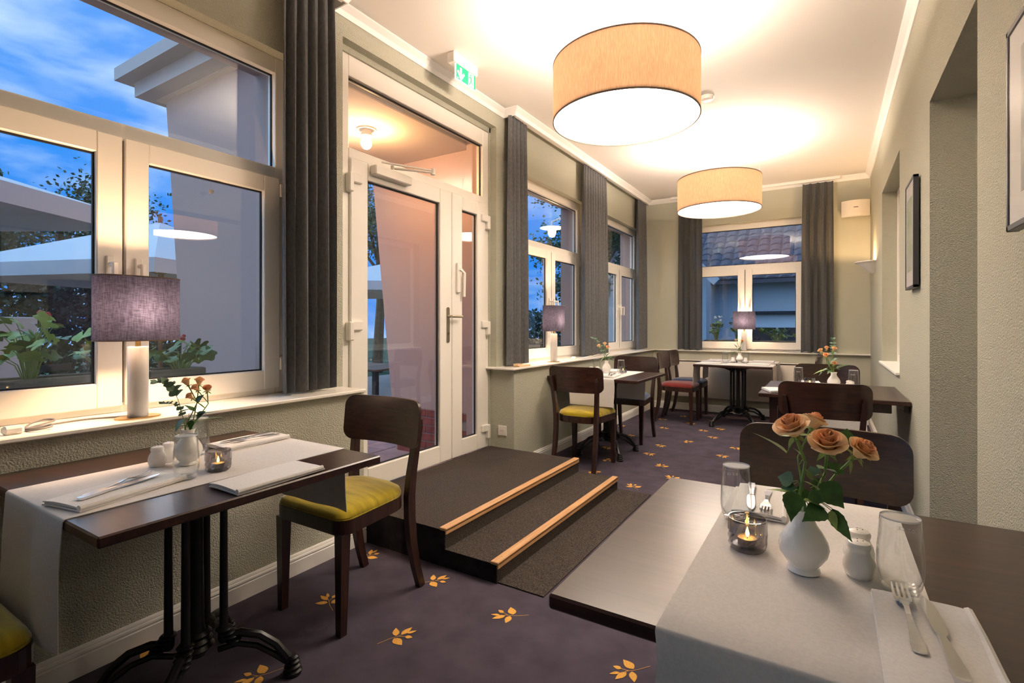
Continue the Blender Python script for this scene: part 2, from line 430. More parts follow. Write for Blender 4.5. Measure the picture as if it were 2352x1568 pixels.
def copy_tree(o, loc=None, rz=None, label=None, group=None, parent=None):
    c = o.copy(); COL.objects.link(c)
    if parent is not None: c.parent = parent
    if loc is not None: c.location = loc
    if rz is not None: c.rotation_euler = (0, 0, rz)
    if label: c['label'] = label
    if group: c['group'] = group
    for ch in list(o.children): copy_tree(ch, parent=c)
    return c
def lamp(name, loc, power, col=(255, 214, 170), radius=0.04, parent=None):
    d = bpy.data.lights.new(name, 'POINT'); d.energy = power; d.color = lin(col)[:3]; d.shadow_soft_size = radius
    o = bpy.data.objects.new(name, d); COL.objects.link(o); o.location = loc
    if parent is not None: o.parent = parent
    return o
def rrect(w, h, r, n=5, cx=0, cy=0):
    P = []
    for q, (sx, sy) in enumerate(((1,1),(-1,1),(-1,-1),(1,-1))):
        for k in range(n+1):
            a = q*pi/2 + k/n*pi/2; P.append((cx+sx*(w/2-r)+r*cos(a), cy+sy*(h/2-r)+r*sin(a)))
    return P
def cells(mb, axis, lo, hi, a0, a1, z0, z1, holes):
    """wall slab between lo and hi on its thin axis, a0..a1 along it, with rectangular holes (a,b,za,zb)"""
    A = sorted({a0, a1, *[h[0] for h in holes], *[h[1] for h in holes]}); A = [a for a in A if a0 <= a <= a1]
    for p, q in zip(A, A[1:]):
        mid = (p+q)/2; blocked = sorted((h[2], h[3]) for h in holes if h[0] < mid < h[1]); z = z0
        for b0, b1 in blocked + [(z1, z1)]:
            b0 = min(max(b0, z0), z1)
            if b0 > z + 1e-6:
                if axis == 'x': mb.box(lo, hi, p, q, z, b0)
                else: mb.box(p, q, lo, hi, z, b0)
            z = max(z, min(b1, z1))
    return mb

# ================================================================= THE ROOM
XL_LOW, XL_UP, XL_MID, XL_OUT = -2.228, -2.404, -2.52, -2.70     # parapet face, upper wall face, inner/outer leaf, facade
XR, YB, YN, ZC = 0.43, 7.6, -2.6, 3.07
SILL = 0.863
WC = (0.944, 4.74, 6.77, -1.3)      # window centres on the window wall (the last one is added behind the camera to let in sky light)
WH, WZ0, WZ1 = 0.75, 0.863, 2.625
DOOR = (2.01, 3.628, 0.0, 2.90)

fl = MB().box(XL_OUT, 0.66, YN, YB, -0.12, 0.0)
floor = struct('floor', fl, 'carpet_navy', 'dark navy carpet woven with scattered gold leaf sprigs')
ce = MB().box(XL_OUT, 3.6, YN, YB, ZC, ZC+0.12)
ceiling = struct('ceiling', ce, 'ceiling_white', 'plain white ceiling carrying the drum pendants')

wl = MB()
cells(wl, 'x', XL_MID, XL_UP, YN, YB+0.1, SILL, ZC, [(c-WH, c+WH, WZ0, WZ1) for c in WC] + [DOOR])
wl.box(XL_MID, XL_LOW, YN, 2.01, 0, SILL-0.018); wl.box(XL_MID, XL_LOW, 3.628, YB, 0, SILL-0.018)
# shallow second step of the door reveal
wl.box(XL_MID, -2.466, 2.01, 2.055, 0, 2.90); wl.box(XL_MID, -2.466, 3.61, 3.628, 0, 2.90); wl.box(XL_MID, -2.466, 2.01, 3.628, 2.862, 2.90)
wall_left = struct('wall_left', wl, 'wall_paint', 'sage green stucco wall with the windows and the terrace door')
fo = MB()
cells(fo, 'x', XL_OUT, XL_MID, YN-0.4, YB+0.4, -0.2, ZC+0.3, [(c-WH+0.035, c+WH-0.035, WZ0-0.03, WZ1-0.03) for c in WC] + [(2.06, 3.60, -0.1, 2.86)])
facade = struct('wall_facade', fo, 'plaster_mauve', 'mauve plaster outer face of the window wall')
wb = MB()
cells(wb, 'y', YB, YB+0.10, XL_UP-0.1, XR, 0, ZC, [(-0.98-WH, -0.98+WH, WZ0, WZ1)])
wall_back = struct('wall_back', wb, 'wall_paint_fine', 'sage green end wall with one window above the radiator')
wbo = MB()
cells(wbo, 'y', YB+0.10, YB+0.30, XL_OUT, 0.9, -0.2, ZC+0.3, [(-0.98-WH+0.035, -0.98+WH-0.035, WZ0-0.03, WZ1-0.03)])
struct('wall_gable', wbo, 'plaster_mauve', 'mauve plaster outer face of the end wall')
wr = MB()
OPEN_R = (2.317, 3.29, 0.0, 2.34); NICHE = (4.575, 6.0, 0.868, 2.475)
cells(wr, 'x', XR, 0.565, YN, YB+0.1, 0, ZC, [OPEN_R, NICHE])
cells(wr, 'x', 0.565, 0.66, YN, YB+0.1, 0, ZC, [OPEN_R])
wall_right = struct('wall_right', wr, 'wall_paint', 'pale sage stucco wall with a doorway and a niche')
wn = MB(); wn.box(XL_OUT, 0.66, YN-0.12, YN, 0, ZC)
struct('wall_near', wn, 'wall_paint_fine', 'sage green wall closing the room behind the viewer')
# next room, seen through the doorway
nr = MB(); nr.box(0.66, 3.6, 0.9, 1.0, 0, ZC); nr.box(0.66, 3.6, 5.6, 5.7, 0, ZC); nr.box(3.5, 3.6, 1.0, 5.6, 0, ZC)
struct('wall_next_room', nr, 'wall_paint_fine', 'sage green walls of the next dining room')
struct('floor_next_room', MB().box(0.66, 3.6, 0.9, 5.7, -0.12, 0.0), 'carpet_navy', 'navy carpet of the next dining room')

# cornice, sills, baseboards
corn = [(0.0, ZC), (0.052, ZC), (0.052, ZC-0.008), (0.040, ZC-0.018), (0.022, ZC-0.034), (0.012, ZC-0.052), (0.008, ZC-0.060), (0.0, ZC-0.060)]
tr = MB()
tr.profile([(XR, YN), (XR, YB), (-2.285, YB)], corn)
tr.profile([(-2.285, YB), (-2.285, 3.735), (XL_UP, 3.735), (XL_UP, 1.935), (-2.285, 1.935), (-2.285, YN)], corn)
struct('trim_1', tr, 'trim_white', 'white cove cornice running round the ceiling')
pel = MB(); pel.box(-2.303, -2.285, 3.755, YB, ZC-0.06, ZC); pel.box(-2.303, -2.285, YN, 1.915, ZC-0.06, ZC)
struct('trim_2', pel, 'trim_white', 'white pelmet board hiding the curtain tracks')
s1 = MB(); s1.rbox(-2.53, -2.195, YN, 2.0, SILL-0.018, SILL, 0.004)
struct('trim_3', s1, 'sill_white', 'white window sill under the window with the marble lamp')
s2 = MB(); s2.rbox(-2.53, -2.195, 3.575, YB, SILL-0.018, SILL, 0.004)
struct('trim_4', s2, 'sill_white', 'white window sill past the carpeted steps')
s3 = MB(); s3.rbox(-2.2, XR, 7.545, YB+0.12, SILL-0.018, SILL, 0.004)
struct('trim_5', s3, 'sill_white', 'white window sill along the end wall')
s4 = MB(); s4.rbox(0.405, 0.565, 4.575, 6.03, 0.858, 0.878, 0.003)
struct('trim_6', s4, 'trim_white', 'white ledge of the niche in the pale wall')
nf = MB(); nf.rbox(0.545, 0.565, 4.575, 6.0, 0.878, 0.94, 0.003); nf.rbox(0.545, 0.565, 4.575, 4.64, 0.94, 2.475, 0.003); nf.rbox(0.545, 0.565, 5.94, 6.0, 0.94, 2.475, 0.003); nf.rbox(0.545, 0.565, 4.64, 5.94, 2.41, 2.475, 0.003)
struct('window_5', nf, 'pvc_white', 'white frame set at the back of the wall niche')
base = [(0, 0), (0.02, 0), (0.02, 0.066), (0.016, 0.069), (0.016, 0.074), (0.020, 0.077), (0.018, 0.084), (0.013, 0.087), (0.013, 0.091), (0.010, 0.097), (0, 0.099)]
for nm, pth, lb in (('baseboard_left', [(XL_LOW, 2.03), (XL_LOW, YN)], 'white grooved baseboard below the window with the marble lamp'),
                    ('baseboard_left_far', [(XL_LOW, YB), (XL_LOW, 3.95)], 'white grooved baseboard past the carpeted steps'),
                    ('baseboard_back', [(XR, YB), (XL_LOW, YB)], 'white grooved baseboard below the radiator'),
                    ('baseboard_right', [(XR, 3.29), (XR, YB)], 'white grooved baseboard below the wall niche'),
                    ('baseboard_right_near', [(XR, YN), (XR, 2.317)], 'white grooved baseboard beside the wide doorway')):
    struct(nm, MB().profile(pth, base), 'trim_white', lb)

# windows -------------------------------------------------------------------------------
def make_window(name, label, loc, rz):
    """local frame: x along the wall, y = 0 inner frame face (room at -y), z from the sill"""
    t = thing(name, label, None, loc, rz, kind='structure')
    h = WZ1 - SILL; w = 0.745; yb = 0.065
    f = MB()      # outer frame with transom
    for a in (-1, 1): f.rbox(min(a*w, a*(w-0.062)), max(a*w, a*(w-0.062)), 0, yb, 0, h, 0.004)
    q = w-0.0622
    f.rbox(-q, q, 0.0003, yb, 0, 0.05, 0.003); f.rbox(-q, q, 0.0003, yb, h-0.085, h, 0.003); f.rbox(-q, q, 0.0003, yb, 1.115, 1.185, 0.003)
    f.rbox(-0.02, 0.02, 0.01, yb-0.002, 0.0502, 1.1148, 0.003)
    f.build('window_frame', 'pvc_white', t)
    gz0, gz1 = 1.185, h-0.085
    g = MB(); 
    for (x0, x1, z0, z1) in ((-w+0.062, w-0.062, gz0, gz1),):
        e = 0.007
        for b in ((x0, x0+e, z0, z1), (x1-e, x1, z0, z1), (x0, x1, z0, z0+e), (x0, x1, z1-e, z1)): g.box(b[0], b[1], 0.028, 0.036, b[2], b[3])
    g.build('gasket', 'gasket_black', t)
    MB().box(-w+0.06, w-0.06, 0.036, 0.042, gz0-0.002, gz1+0.002).build('pane', 'window_glass', t)
    for a in (-1, 1):
        sa = MB(); xo, xi = a*0.700, a*0.004
        x0, x1 = min(xo, xi), max(xo, xi); z0, z1 = 0.026, 1.125
        st = 0.088; gl = (x0+st, x1-st, z0+0.098, z1-0.083)
        yf, y2 = -0.016, 0.03
        sa.rbox(x0, gl[0], yf, y2, z0, z1, 0.004); sa.rbox(gl[1], x1, yf, y2, z0, z1, 0.004)
        sa.rbox(gl[0]+0.0002, gl[1]-0.0002, yf+0.0003, y2, z0, gl[2], 0.003); sa.rbox(gl[0]+0.0002, gl[1]-0.0002, yf+0.0003, y2, gl[3], z1, 0.003)
        s = sa.build('sash', 'pvc_white', t)
        gk = MB(); e = 0.007
        for b in ((gl[0], gl[0]+e, gl[2], gl[3]), (gl[1]-e, gl[1], gl[2], gl[3]), (gl[0], gl[1], gl[2], gl[2]+e), (gl[0], gl[1], gl[3]-e, gl[3])): gk.box(b[0], b[1], 0.006, 0.016, b[2], b[3])
        gk.build('gasket', 'gasket_black', s)
        MB().box(gl[0]-0.002, gl[1]+0.002, 0.014, 0.02, gl[2]-0.002, gl[3]+0.002).build('pane', 'window_glass', s)
        hd = MB(); hx = a*0.05
        hd.rbox(hx-0.014, hx+0.014, yf-0.012, yf, 0.56, 0.635, 0.004); hd.cyl((hx, yf-0.01, 0.6), (hx, yf-0.045, 0.6), 0.009, n=10)
        hd.rbox(hx-0.010, hx+0.010, yf-0.058, yf-0.04, 0.49, 0.608, 0.005)
        hd.build('handle', 'plastic_white', s)
    bd = MB(); bd.box(-0.002, 0.002, -0.0165, 0.0, 0.04, 1.11); bd.build('joint_seal', 'pvc_groove', t)
    hg = MB()
    for z in (0.12, 1.03): hg.rbox(0.700, 0.716, -0.02, 0.0, z, z+0.07, 0.004)
    hg.build('hinge', 'plastic_white', t)
    return t
w1 = make_window('window_1', 'white casement window with a fixed top light and the dusk sky behind', (-2.470, WC[0], SILL), pi/2)
w2 = copy_tree(w1, (-2.470, WC[1], SILL), pi/2, 'white casement window between two grey curtains past the steps'); w2.name = 'window_2'
w3 = copy_tree(w1, (-2.470, WC[2], SILL), pi/2, 'white casement window in the corner by the end wall'); w3.name = 'window_3'
w4 = copy_tree(w1, (-0.98, 7.665, SILL), 0.0, 'white casement window in the end wall above the radiator'); w4.name = 'window_4'
w6 = copy_tree(w1, (-2.470, WC[3], SILL), pi/2, 'added white casement window, unseen behind the viewer, letting in sky light'); w6.name = 'window_6_added'  # unseen extra window, added to bring cool daylight fill into the room

# terrace door ---------------------------------------------------------------------------
PZ = 0.185
def make_door():
    X = -2.478
    t = thing('door_1', 'white double terrace door with glass leaves and a top light', None, (X, 2.83, PZ), pi/2, kind='structure')
    def B(y0, y1, z0, z1, d0=0.0, d1=0.07, r=0.004, mb=None):
        return (mb or MB()).rbox(y0-2.83, y1-2.83, d0, d1, z0-PZ, z1-PZ, r)
    f = MB(); B(2.048, 2.118, PZ, 2.862, mb=f); B(3.535, 3.617, PZ, 2.862, mb=f); B(2.1182, 3.5348, 2.735, 2.862, 0.0003, 0.07, 0.003, f); B(2.1182, 3.5348, 2.240, 2.30, 0.0003, 0.07, 0.003, f)
    f.build('door_frame', 'pvc_white', t)
    MB().box(2.11-2.83, 3.54-2.83, 0.036, 0.042, 2.295-PZ, 2.74-PZ).build('pane', 'window_glass', t)
    g = MB()
    for b in ((2.118, 3.535, 2.30, 2.308), (2.118, 3.535, 2.725, 2.735), (2.118, 2.126, 2.30, 2.735), (3.527, 3.535, 2.30, 2.735)): g.box(b[0]-2.83, b[1]-2.83, 0.028, 0.036, b[2]-PZ, b[3]-PZ)
    g.build('gasket', 'gasket_black', t)
    for (y0, y1, ga, gb) in ((2.118, 3.095, 2.256, 2.955), (3.101, 3.550, 3.228, 3.432)):
        l = MB(); z0, z1 = PZ+0.006, 2.235
        B(y0, ga, z0, z1, -0.018, 0.04, 0.006, l); B(gb, y1, z0, z1, -0.018, 0.04, 0.006, l)
        B(ga+0.0002, gb-0.0002, z0, 0.318, -0.0177, 0.04, 0.004, l); B(ga+0.0002, gb-0.0002, 2.128, z1, -0.0177, 0.04, 0.004, l)
        lf = l.build('door_leaf', 'pvc_white', t)
        gk = MB()
        for b in ((ga, ga+0.009, 0.318, 2.128), (gb-0.009, gb, 0.318, 2.128), (ga, gb, 0.318, 0.326), (ga, gb, 2.119, 2.128)): gk.box(b[0]-2.83, b[1]-2.83, 0.004, 0.014, b[2]-PZ, b[3]-PZ)
        gk.build('gasket', 'gasket_black', lf)
        MB().box(ga-0.002-2.83, gb+0.002-2.83, 0.013, 0.019, 0.316-PZ, 2.13-PZ).build('pane', 'window_glass', lf)
        if y0 < 2.5:
            h = MB(); y = 3.045-2.83
            h.add(*(lambda P: ([(px_, -0.024, pz_) for px_, pz_ in P] + [(px_, -0.018, pz_) for px_, pz_ in P], [tuple(range(len(P))), tuple(range(2*len(P)-1, len(P)-1, -1))] + [(k, (k+1) % len(P), len(P)+(k+1) % len(P), len(P)+k) for k in range(len(P))]))(rrect(0.034, 0.27, 0.016, 4, y, 1.22-PZ)))
            h.build('lock_plate', 'satin_steel', lf)
            lv = MB(); lv.cyl((y, -0.02, 1.285-PZ), (y, -0.065, 1.285-PZ), 0.010, n=12); lv.tube([(y-0.012, -0.065, 1.285-PZ), (y+0.0, -0.066, 1.285-PZ), (y-0.125, -0.066, 1.285-PZ)][0:1] + [(y+0.012, -0.066, 1.285-PZ), (y+0.115, -0.066, 1.285-PZ)], 0.0105, 12)
            lv.build('door_lever', 'satin_steel', lf)
            lo = MB(); lo.cyl((y, 0.04, 1.285-PZ), (y, 0.09, 1.285-PZ), 0.010, n=12); lo.tube([(y+0.012, 0.09, 1.285-PZ), (y+0.115, 0.09, 1.285-PZ)], 0.0105, 12)
            lo.build('outer_lever', 'satin_steel', lf)
            MB().cyl((y, -0.025, 1.155-PZ), (y, -0.029, 1.155-PZ), 0.009, n=12).build('key_cylinder', 'socket_dark', lf)
            cl = MB(); cl.rbox(2.272-2.83, 2.60-2.83, -0.072, -0.018, 2.165-PZ, 2.228-PZ, 0.006)
            cb = cl.build('door_closer', 'plastic_cream', lf)
            ar = MB(); ar.sweep([(2.44-2.83, -0.045, 2.245-PZ), (2.66-2.83, -0.20, 2.250-PZ)], 0.024, 0.008, (0.6, 0.8, 0)); ar.sweep([(2.66-2.83, -0.20, 2.262-PZ), (2.36-2.83, -0.03, 2.268-PZ)], 0.020, 0.008, (0.6, 0.8, 0))
            ar.cyl((2.66-2.83, -0.20, 2.235-PZ), (2.66-2.83, -0.20, 2.275-PZ), 0.016, n=12); ar.cyl((2.44-2.83, -0.045, 2.228-PZ), (2.44-2.83, -0.045, 2.262-PZ), 0.013, n=12)
            ar.build('closer_arm', 'plastic_cream', lf)
        else:
            e = MB(); e.rbox(3.140-2.83, 3.182-2.83, -0.040, -0.018, 1.47-PZ, 1.70-PZ, 0.004); e.build('rod_housing', 'plastic_white', lf)
            e = MB(); e.sweep([(3.165-2.83, -0.045, 1.655-PZ), (3.205-2.83, -0.055, 1.625-PZ), (3.200-2.83, -0.055, 1.44-PZ)], 0.014, 0.02, (0, 1, 0)); e.build('rod_handle', 'plastic_white', lf)
    for y, zs in ((2.108, (1.19, 2.09, 0.42)), (3.572, (0.33, 1.20, 2.09))):
        for z in zs:
            hg = MB(); s = 1 if y < 2.5 else -1
            hg.rbox(y-0.018-2.83, y+0.018-2.83, -0.044, 0.0, z-0.065-PZ, z+0.05-PZ, 0.006)
            hg.rbox(min(y, y+s*0.09)-2.83, max(y, y+s*0.09)-2.83, -0.038, -0.012, z-0.005-PZ, z+0.055-PZ, 0.006)
            hg.build('hinge', 'plastic_white', t)
make_door()

# steps inside the terrace door -----------------------------------------------------------
st = thing('carpeted_steps', 'charcoal carpeted two-step platform with wooden nosings before the terrace door', 'steps', (-1.9, 2.83, 0))
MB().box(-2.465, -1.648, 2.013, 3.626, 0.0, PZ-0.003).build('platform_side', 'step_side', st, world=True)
MB().box(-2.465, -1.648, 2.013, 3.626, PZ-0.003, PZ).build('platform_carpet', 'step_carpet', st, world=True)
MB().box(-1.648, -1.643, 2.013, 3.626, 0.09, PZ-0.02).build('riser', 'step_carpet', st, world=True)
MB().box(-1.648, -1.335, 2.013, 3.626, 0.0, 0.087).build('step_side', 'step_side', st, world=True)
MB().box(-1.648, -1.335, 2.013, 3.626, 0.087, 0.09).build('step_tread', 'step_carpet', st, world=True)
MB().box(-1.335, -1.330, 2.013, 3.626, 0.0, 0.075).build('riser', 'step_carpet', st, world=True)
for x, z in ((-1.643, PZ), (-1.330, 0.09)):
    n = MB(); n.rbox(x-0.038, x+0.006, 2.012, 3.627, z-0.006, z+0.010, 0.003); n.rbox(x-0.002, x+0.006, 2.012, 3.627, z-0.022, z+0.004, 0.002)
    no = n.build('nosing', 'nosing_wood', st, world=True)
    if x < -1.5: SCREW = MB().cyl((0, 0, 0), (0, 0, 0.0013), 0.004, n=8).mesh('screw', 'brass')
    for k in range(9): link_mesh('screw', SCREW, no, (x-0.018+1.9, 2.08+k*0.185-2.83, z+0.0095))
tag(MB().box(-1.33, -1.085, 2.02, 3.64, 0.0, 0.006).build('floor_mat', 'step_carpet'), 'charcoal carpet strip laid in front of the lower step', 'mat')

# gold sprigs woven into the carpet ----------------------------------------------------------
def sprig_mesh(seed):
    r = random.Random(seed); m = MB()
    def leaf(bx, by, a, L, W):
        pts = []
        for k in range(9): t = k/8; pts.append((t*L, W*sin(pi*t**0.8)*(1-0.15*t)))
        P = pts + [(x, -y) for x, y in reversed(pts[1:-1])]
        m.add([(bx+x*cos(a)-y*sin(a), by+x*sin(a)+y*cos(a), 0.0015) for x, y in P], [tuple(range(len(P)))])
    def stem(p, q, w=0.0016):
        d = Vector((q[0]-p[0], q[1]-p[1])); nn = Vector((-d.y, d.x)).normalized()*w/2
        m.add([(p[0]-nn.x, p[1]-nn.y, 0.0012), (p[0]+nn.x, p[1]+nn.y, 0.0012), (q[0]+nn.x, q[1]+nn.y, 0.0012), (q[0]-nn.x, q[1]-nn.y, 0.0012)], [(0,1,2,3)])
    stem((-0.075, -0.004), (-0.03, 0.002)); stem((-0.03, 0.002), (0.012, 0.0)); stem((0.012, 0), (0.03, 0.016)); stem((0.0, 0), (0.022, -0.018))
    leaf(-0.008, 0.006, 1.25, 0.047, 0.0125); leaf(0.010, 0.004, 0.42, 0.052, 0.011); leaf(0.030, 0.000, -0.05, 0.034, 0.0065)
    leaf(0.018, -0.014, -0.75, 0.027, 0.009); leaf(-0.018, -0.004, -1.35, 0.050, 0.0165)
    return m
SPRIG = [sprig_mesh(k).mesh('sprig', 'carpet_gold') for k in range(1)]
sprigs = []
for hd, tl in (((1133,1412),(1214,1414)), ((944,1452),(876,1474)), ((752,1366),(762,1402)), ((1016,1330),(976,1338)), ((856,1270),(836,1284)), ((292,1504),(384,1478)), ((560,1562),(636,1540))):
    a = atz(*hd, 0); b = atz(*tl, 0); d = a-b; sprigs.append(((a.x*0.58+b.x*0.42), (a.y*0.58+b.y*0.42), math.atan2(d.y, d.x)))
rr = random.Random(3)
for p in ((1455,1117),(1520,1070),(1492,1042),(1578,1014),(1518,1023),(1615,989),(1638,1004),(1660,1047),(1525,983),(1522,963),(1395,1028),(1395,1056),(1362,1083),(1425,978),(1572,956),(1587,972),(1638,967),(1690,1029),(1545,1097),(1445,1000),(1655,985)):
    q = atz(*p, 0); sprigs.append((q.x, q.y, rr.choice((0.3, 2.2, 3.6, 5.0))+rr.uniform(-0.3, 0.3)))
for x, y in ((-0.55, 3.4), (-0.75, 2.9), (-0.6, 1.75), (-0.45, 2.35), (-0.25, 2.8), (0.2, 2.7), (-0.5, 4.7), (-0.6, 5.3), (0.1, 5.6), (-0.2, 6.1), (0.2, 6.6)):
    sprigs.append((x, y, rr.uniform(0, 6.28)))
for x, y, a in sprigs: link_mesh('carpet_sprig', SPRIG[0], floor, (x, y, 0.0002), (0, 0, a), (1.15, 1.15, 1))

# ================================================================= CURTAINS, PENDANTS, FIXTURES
def curtain(label, a0, a1, depth0, axis, m, seed, n_folds, z0=0.875, z1=3.015):
    """pleated curtain from a0 to a1 along the wall, hanging at depth0 in front of it"""
    r = random.Random(seed); w = a1-a0; ph = r.uniform(0, 6)
    amps = [r.uniform(0.65, 1.15) for _ in range(n_folds+2)]
    def fn(u, v):
        k = u*n_folds; i = int(k); fr = k-i
        amp = amps[i]*(1-fr)+amps[i+1]*fr
        top = v**3
        A = (0.034*amp*(1-0.45*top))
        off = A*sin(2*pi*k+ph) + 0.008*sin(4*pi*k+1.3+ph*2)*(0.4+0.6*v)
        sh = 0.018*sin(2*pi*k*0.5+ph)*(1-v) + 0.25*A*sin(4*pi*k+2*ph)
        a = a0 + w*(u*(1-0.06*top)+0.03*top) + sh*0.5
        z = z0 + (z1-z0)*v + (0.006*sin(2*pi*k+ph) if v == 0 else 0)
        return (depth0+off, a, z) if axis == 'x' else (a, depth0+off, z)
    o = MB().slab(fn, n_folds*14, 14, 0.0022).build('curtain', m)
    tag(o, label, 'curtain')
    return o
curtain('floor-dark grey pleated curtain hanging beside the window with the marble lamp', 1.555, 1.885, -2.325, 'x', 'curtain_grey', 1, 5).__setitem__('label', 'grey pleated curtain between the marble lamp window and the terrace door')
curtain('grey pleated curtain beside the terrace door above the wooden wedge', 3.70, 4.03, -2.325, 'x', 'curtain_grey', 2, 5)
curtain('wide grey pleated curtain between two windows behind the rose vase', 5.24, 5.94, -2.325, 'x', 'curtain_grey', 3, 9)
curtain('grey pleated curtain in the corner next to the end wall', 7.15, 7.52, -2.325, 'x', 'curtain_grey', 4, 5)
curtain('sheer grey curtain over the window edge near the corner, end wall', -1.85, -1.515, 7.535, 'y', 'curtain_sheer', 5, 4)
curtain('sheer grey curtain beside the white wall speaker', -0.295, 0.055, 7.535, 'y', 'curtain_sheer', 6, 4)
# tracks
for nm, b in (('curtain_track', (-2.36, -2.33, 3.76, YB-0.02)), ('curtain_track', (-2.36, -2.33, YN+0.02, 1.9))):
    o = MB().box(b[0], b[1], b[2], b[3], 3.035, ZC).build(nm, 'trim_white'); tag(o, 'white ceiling track for the curtains ' + ('past the steps' if b[2] > 2 else 'by the marble lamp window'), 'curtain track')
o = MB().box(-1.95, 0.12, 7.52, 7.55, 3.035, ZC).build('curtain_track', 'trim_white'); tag(o, 'white ceiling track for the curtains on the end wall', 'curtain track')

def pendant(label, x, y, canopy, spin, power=1.0, col=(255, 233, 214), z0=2.39, h=0.32, r=0.41, suffix=''):
    t = thing('drum_pendant', label, 'pendant lamp', (x, y, z0), 0, 'drum pendants on the ceiling')
    n = 96
    s = MB(); s.lathe([(r, 0.0), (r, h), (r-0.003, h), (r-0.003, 0.0)], n, closed=True); sh = s.build('shade', 'drum_linen', t)
    e = MB(); e.lathe([(r+0.0015, -0.002), (r+0.0015, 0.006), (r-0.004, 0.006), (r-0.004, -0.002)], n, closed=True); e.build('rim', 'drum_rim', t); e = MB()
    e.lathe([(r+0.0015, h-0.006), (r+0.0015, h+0.002), (r-0.004, h+0.002), (r-0.004, h-0.006)], n, closed=True); e.build('rim', 'drum_rim', t)
    MB().lathe([(0.0005, 0.014), (r-0.006, 0.014), (r-0.006, 0.018), (0.0005, 0.018)], n, closed=True).build('diffuser', 'drum_diffuser', t)
    fr = MB()
    for k in range(3):
        a = spin + k*2*pi/3; fr.tube([(0, 0, h-0.03), ((r-0.004)*cos(a), (r-0.004)*sin(a), h-0.03)], 0.004, 6)
        w = MB(); w.tube([((r-0.02)*cos(a), (r-0.02)*sin(a), h-0.03), ((r-0.02)*cos(a), (r-0.02)*sin(a), ZC-z0)], 0.0012, 5)
        w.lathe([(0.007, 0), (0.007, 0.02), (0.003, 0.024)], 10, ((r-0.02)*cos(a), (r-0.02)*sin(a), ZC-z0-0.024)); w.build('suspension_wire', 'steel_wire', t)
    fr.lathe([(0.05, h-0.05), (0.05, h-0.02)], 20); fr.build('spider', 'plastic_white', t)
    cx, cy = canopy[0]-x, canopy[1]-y; H = ZC-z0
    c = MB(); c.lathe([(0.055, H-0.028), (0.062, H-0.02), (0.062, H)], 28, (cx, cy, 0)); c.build('ceiling_rose', 'plastic_white', t)
    pts = []
    for k in range(13):
        u = k/12; pts.append((cx*u, cy*u, h-0.03+(H-0.03-h+0.03)*u) if False else (cx*u+0.03*sin(u*pi*2), cy*u+0.02*sin(u*pi*3), h-0.03+(H-h)*u))
    MB().tube(pts, 0.0032, 6).build('cable', 'cable_white', t)
    for k in range(3):
        a = spin+0.5+k*2*pi/3; bx, by = 0.16*cos(a), 0.16*sin(a)
        b = MB(); b.ball((bx, by, 0.19), 0.03, 12, 8); b.build('bulb', 'bulb_soft', t)
        lamp('bulb_light'+suffix, (bx, by, 0.285), P_PENDANT*power/3, col, 0.05, t)
    return t
pendant('large beige linen drum pendant hanging beside the exit sign', -0.995, 2.834, (-0.995, 2.85), 0.35)
pendant('beige linen drum pendant hanging before the end wall window', -0.96, 5.56, (-0.975, 5.85), 0.2, r=0.40)
pendant('beige linen drum pendant in the next dining room', 2.2, 3.4, (2.2, 3.4), 0.9, 1.0, suffix='_offscreen')

sd = thing('smoke_detector', 'small round white smoke detector on the ceiling', 'smoke detector', (-0.84, 4.36, ZC-0.034))
MB().lathe([(0.03, 0), (0.046, 0.008), (0.05, 0.022)], 24).build('body', 'plastic_white', sd); MB().lathe([(0.054, 0.022), (0.054, 0.034)], 24).build('base', 'plastic_white', sd)

# emergency exit sign
ex = thing('exit_sign', 'green emergency exit sign with arrow and running figure under the ceiling', 'exit sign', (-2.16, 2.86, 2.895), 0)
MB().rbox(-0.045, 0.018, -0.14, 0.135, 0.105, ZC-2.895, 0.006).build('housing', 'plastic_white', ex)
MB().rbox(-0.006, 0.006, -0.108, 0.122, 0.0, 0.107, 0.002).build('sign_plate', 'sign_white', ex)
MB().box(0.006, 0.0072, -0.104, 0.118, 0.006, 0.104).build('sign_face', 'sign_green', ex)
def flat(polys, x=0.0078, th=0.0008):
    m = MB()
    for P in polys:
        n = len(P); m.add([(x, a, b) for a, b in P] + [(x-th, a, b) for a, b in P], [tuple(range(n)), tuple(range(2*n-1, n-1, -1))] + [(k, (k+1)%n, n+(k+1)%n, n+k) for k in range(n)])
    return m
def bar(p, q, w):
    d = Vector((q[0]-p[0], q[1]-p[1])).normalized(); nx, ny = -d.y*w/2, d.x*w/2
    return [(p[0]-nx, p[1]-ny), (p[0]+nx, p[1]+ny), (q[0]+nx, q[1]+ny), (q[0]-nx, q[1]-ny)]
flat([bar((-0.052, 0.092), (-0.052, 0.03), 0.02), bar((-0.088, 0.062), (-0.050, 0.012), 0.017), bar((-0.016, 0.062), (-0.054, 0.012), 0.017)]).build('arrow', 'sign_white', ex)
flat([[(0.032, 0.010), (0.096, 0.010), (0.096, 0.100), (0.032, 0.100)]]).build('doorway_symbol', 'sign_white', ex)
hd = [(0.060+0.0075*cos(k*pi/6), 0.086+0.0075*sin(k*pi/6)) for k in range(12)]
flat([hd, bar((0.058, 0.076), (0.066, 0.046), 0.013), bar((0.058, 0.074), (0.040, 0.066), 0.006), bar((0.041, 0.067), (0.036, 0.056), 0.006), bar((0.060, 0.073), (0.078, 0.064), 0.006), bar((0.078, 0.065), (0.086, 0.054), 0.006),
      bar((0.064, 0.048), (0.054, 0.032), 0.008), bar((0.055, 0.033), (0.044, 0.014), 0.008), bar((0.066, 0.048), (0.076, 0.032), 0.008), bar((0.075, 0.033), (0.092, 0.028), 0.008)], 0.0086).build('running_figure', 'sign_green', ex)
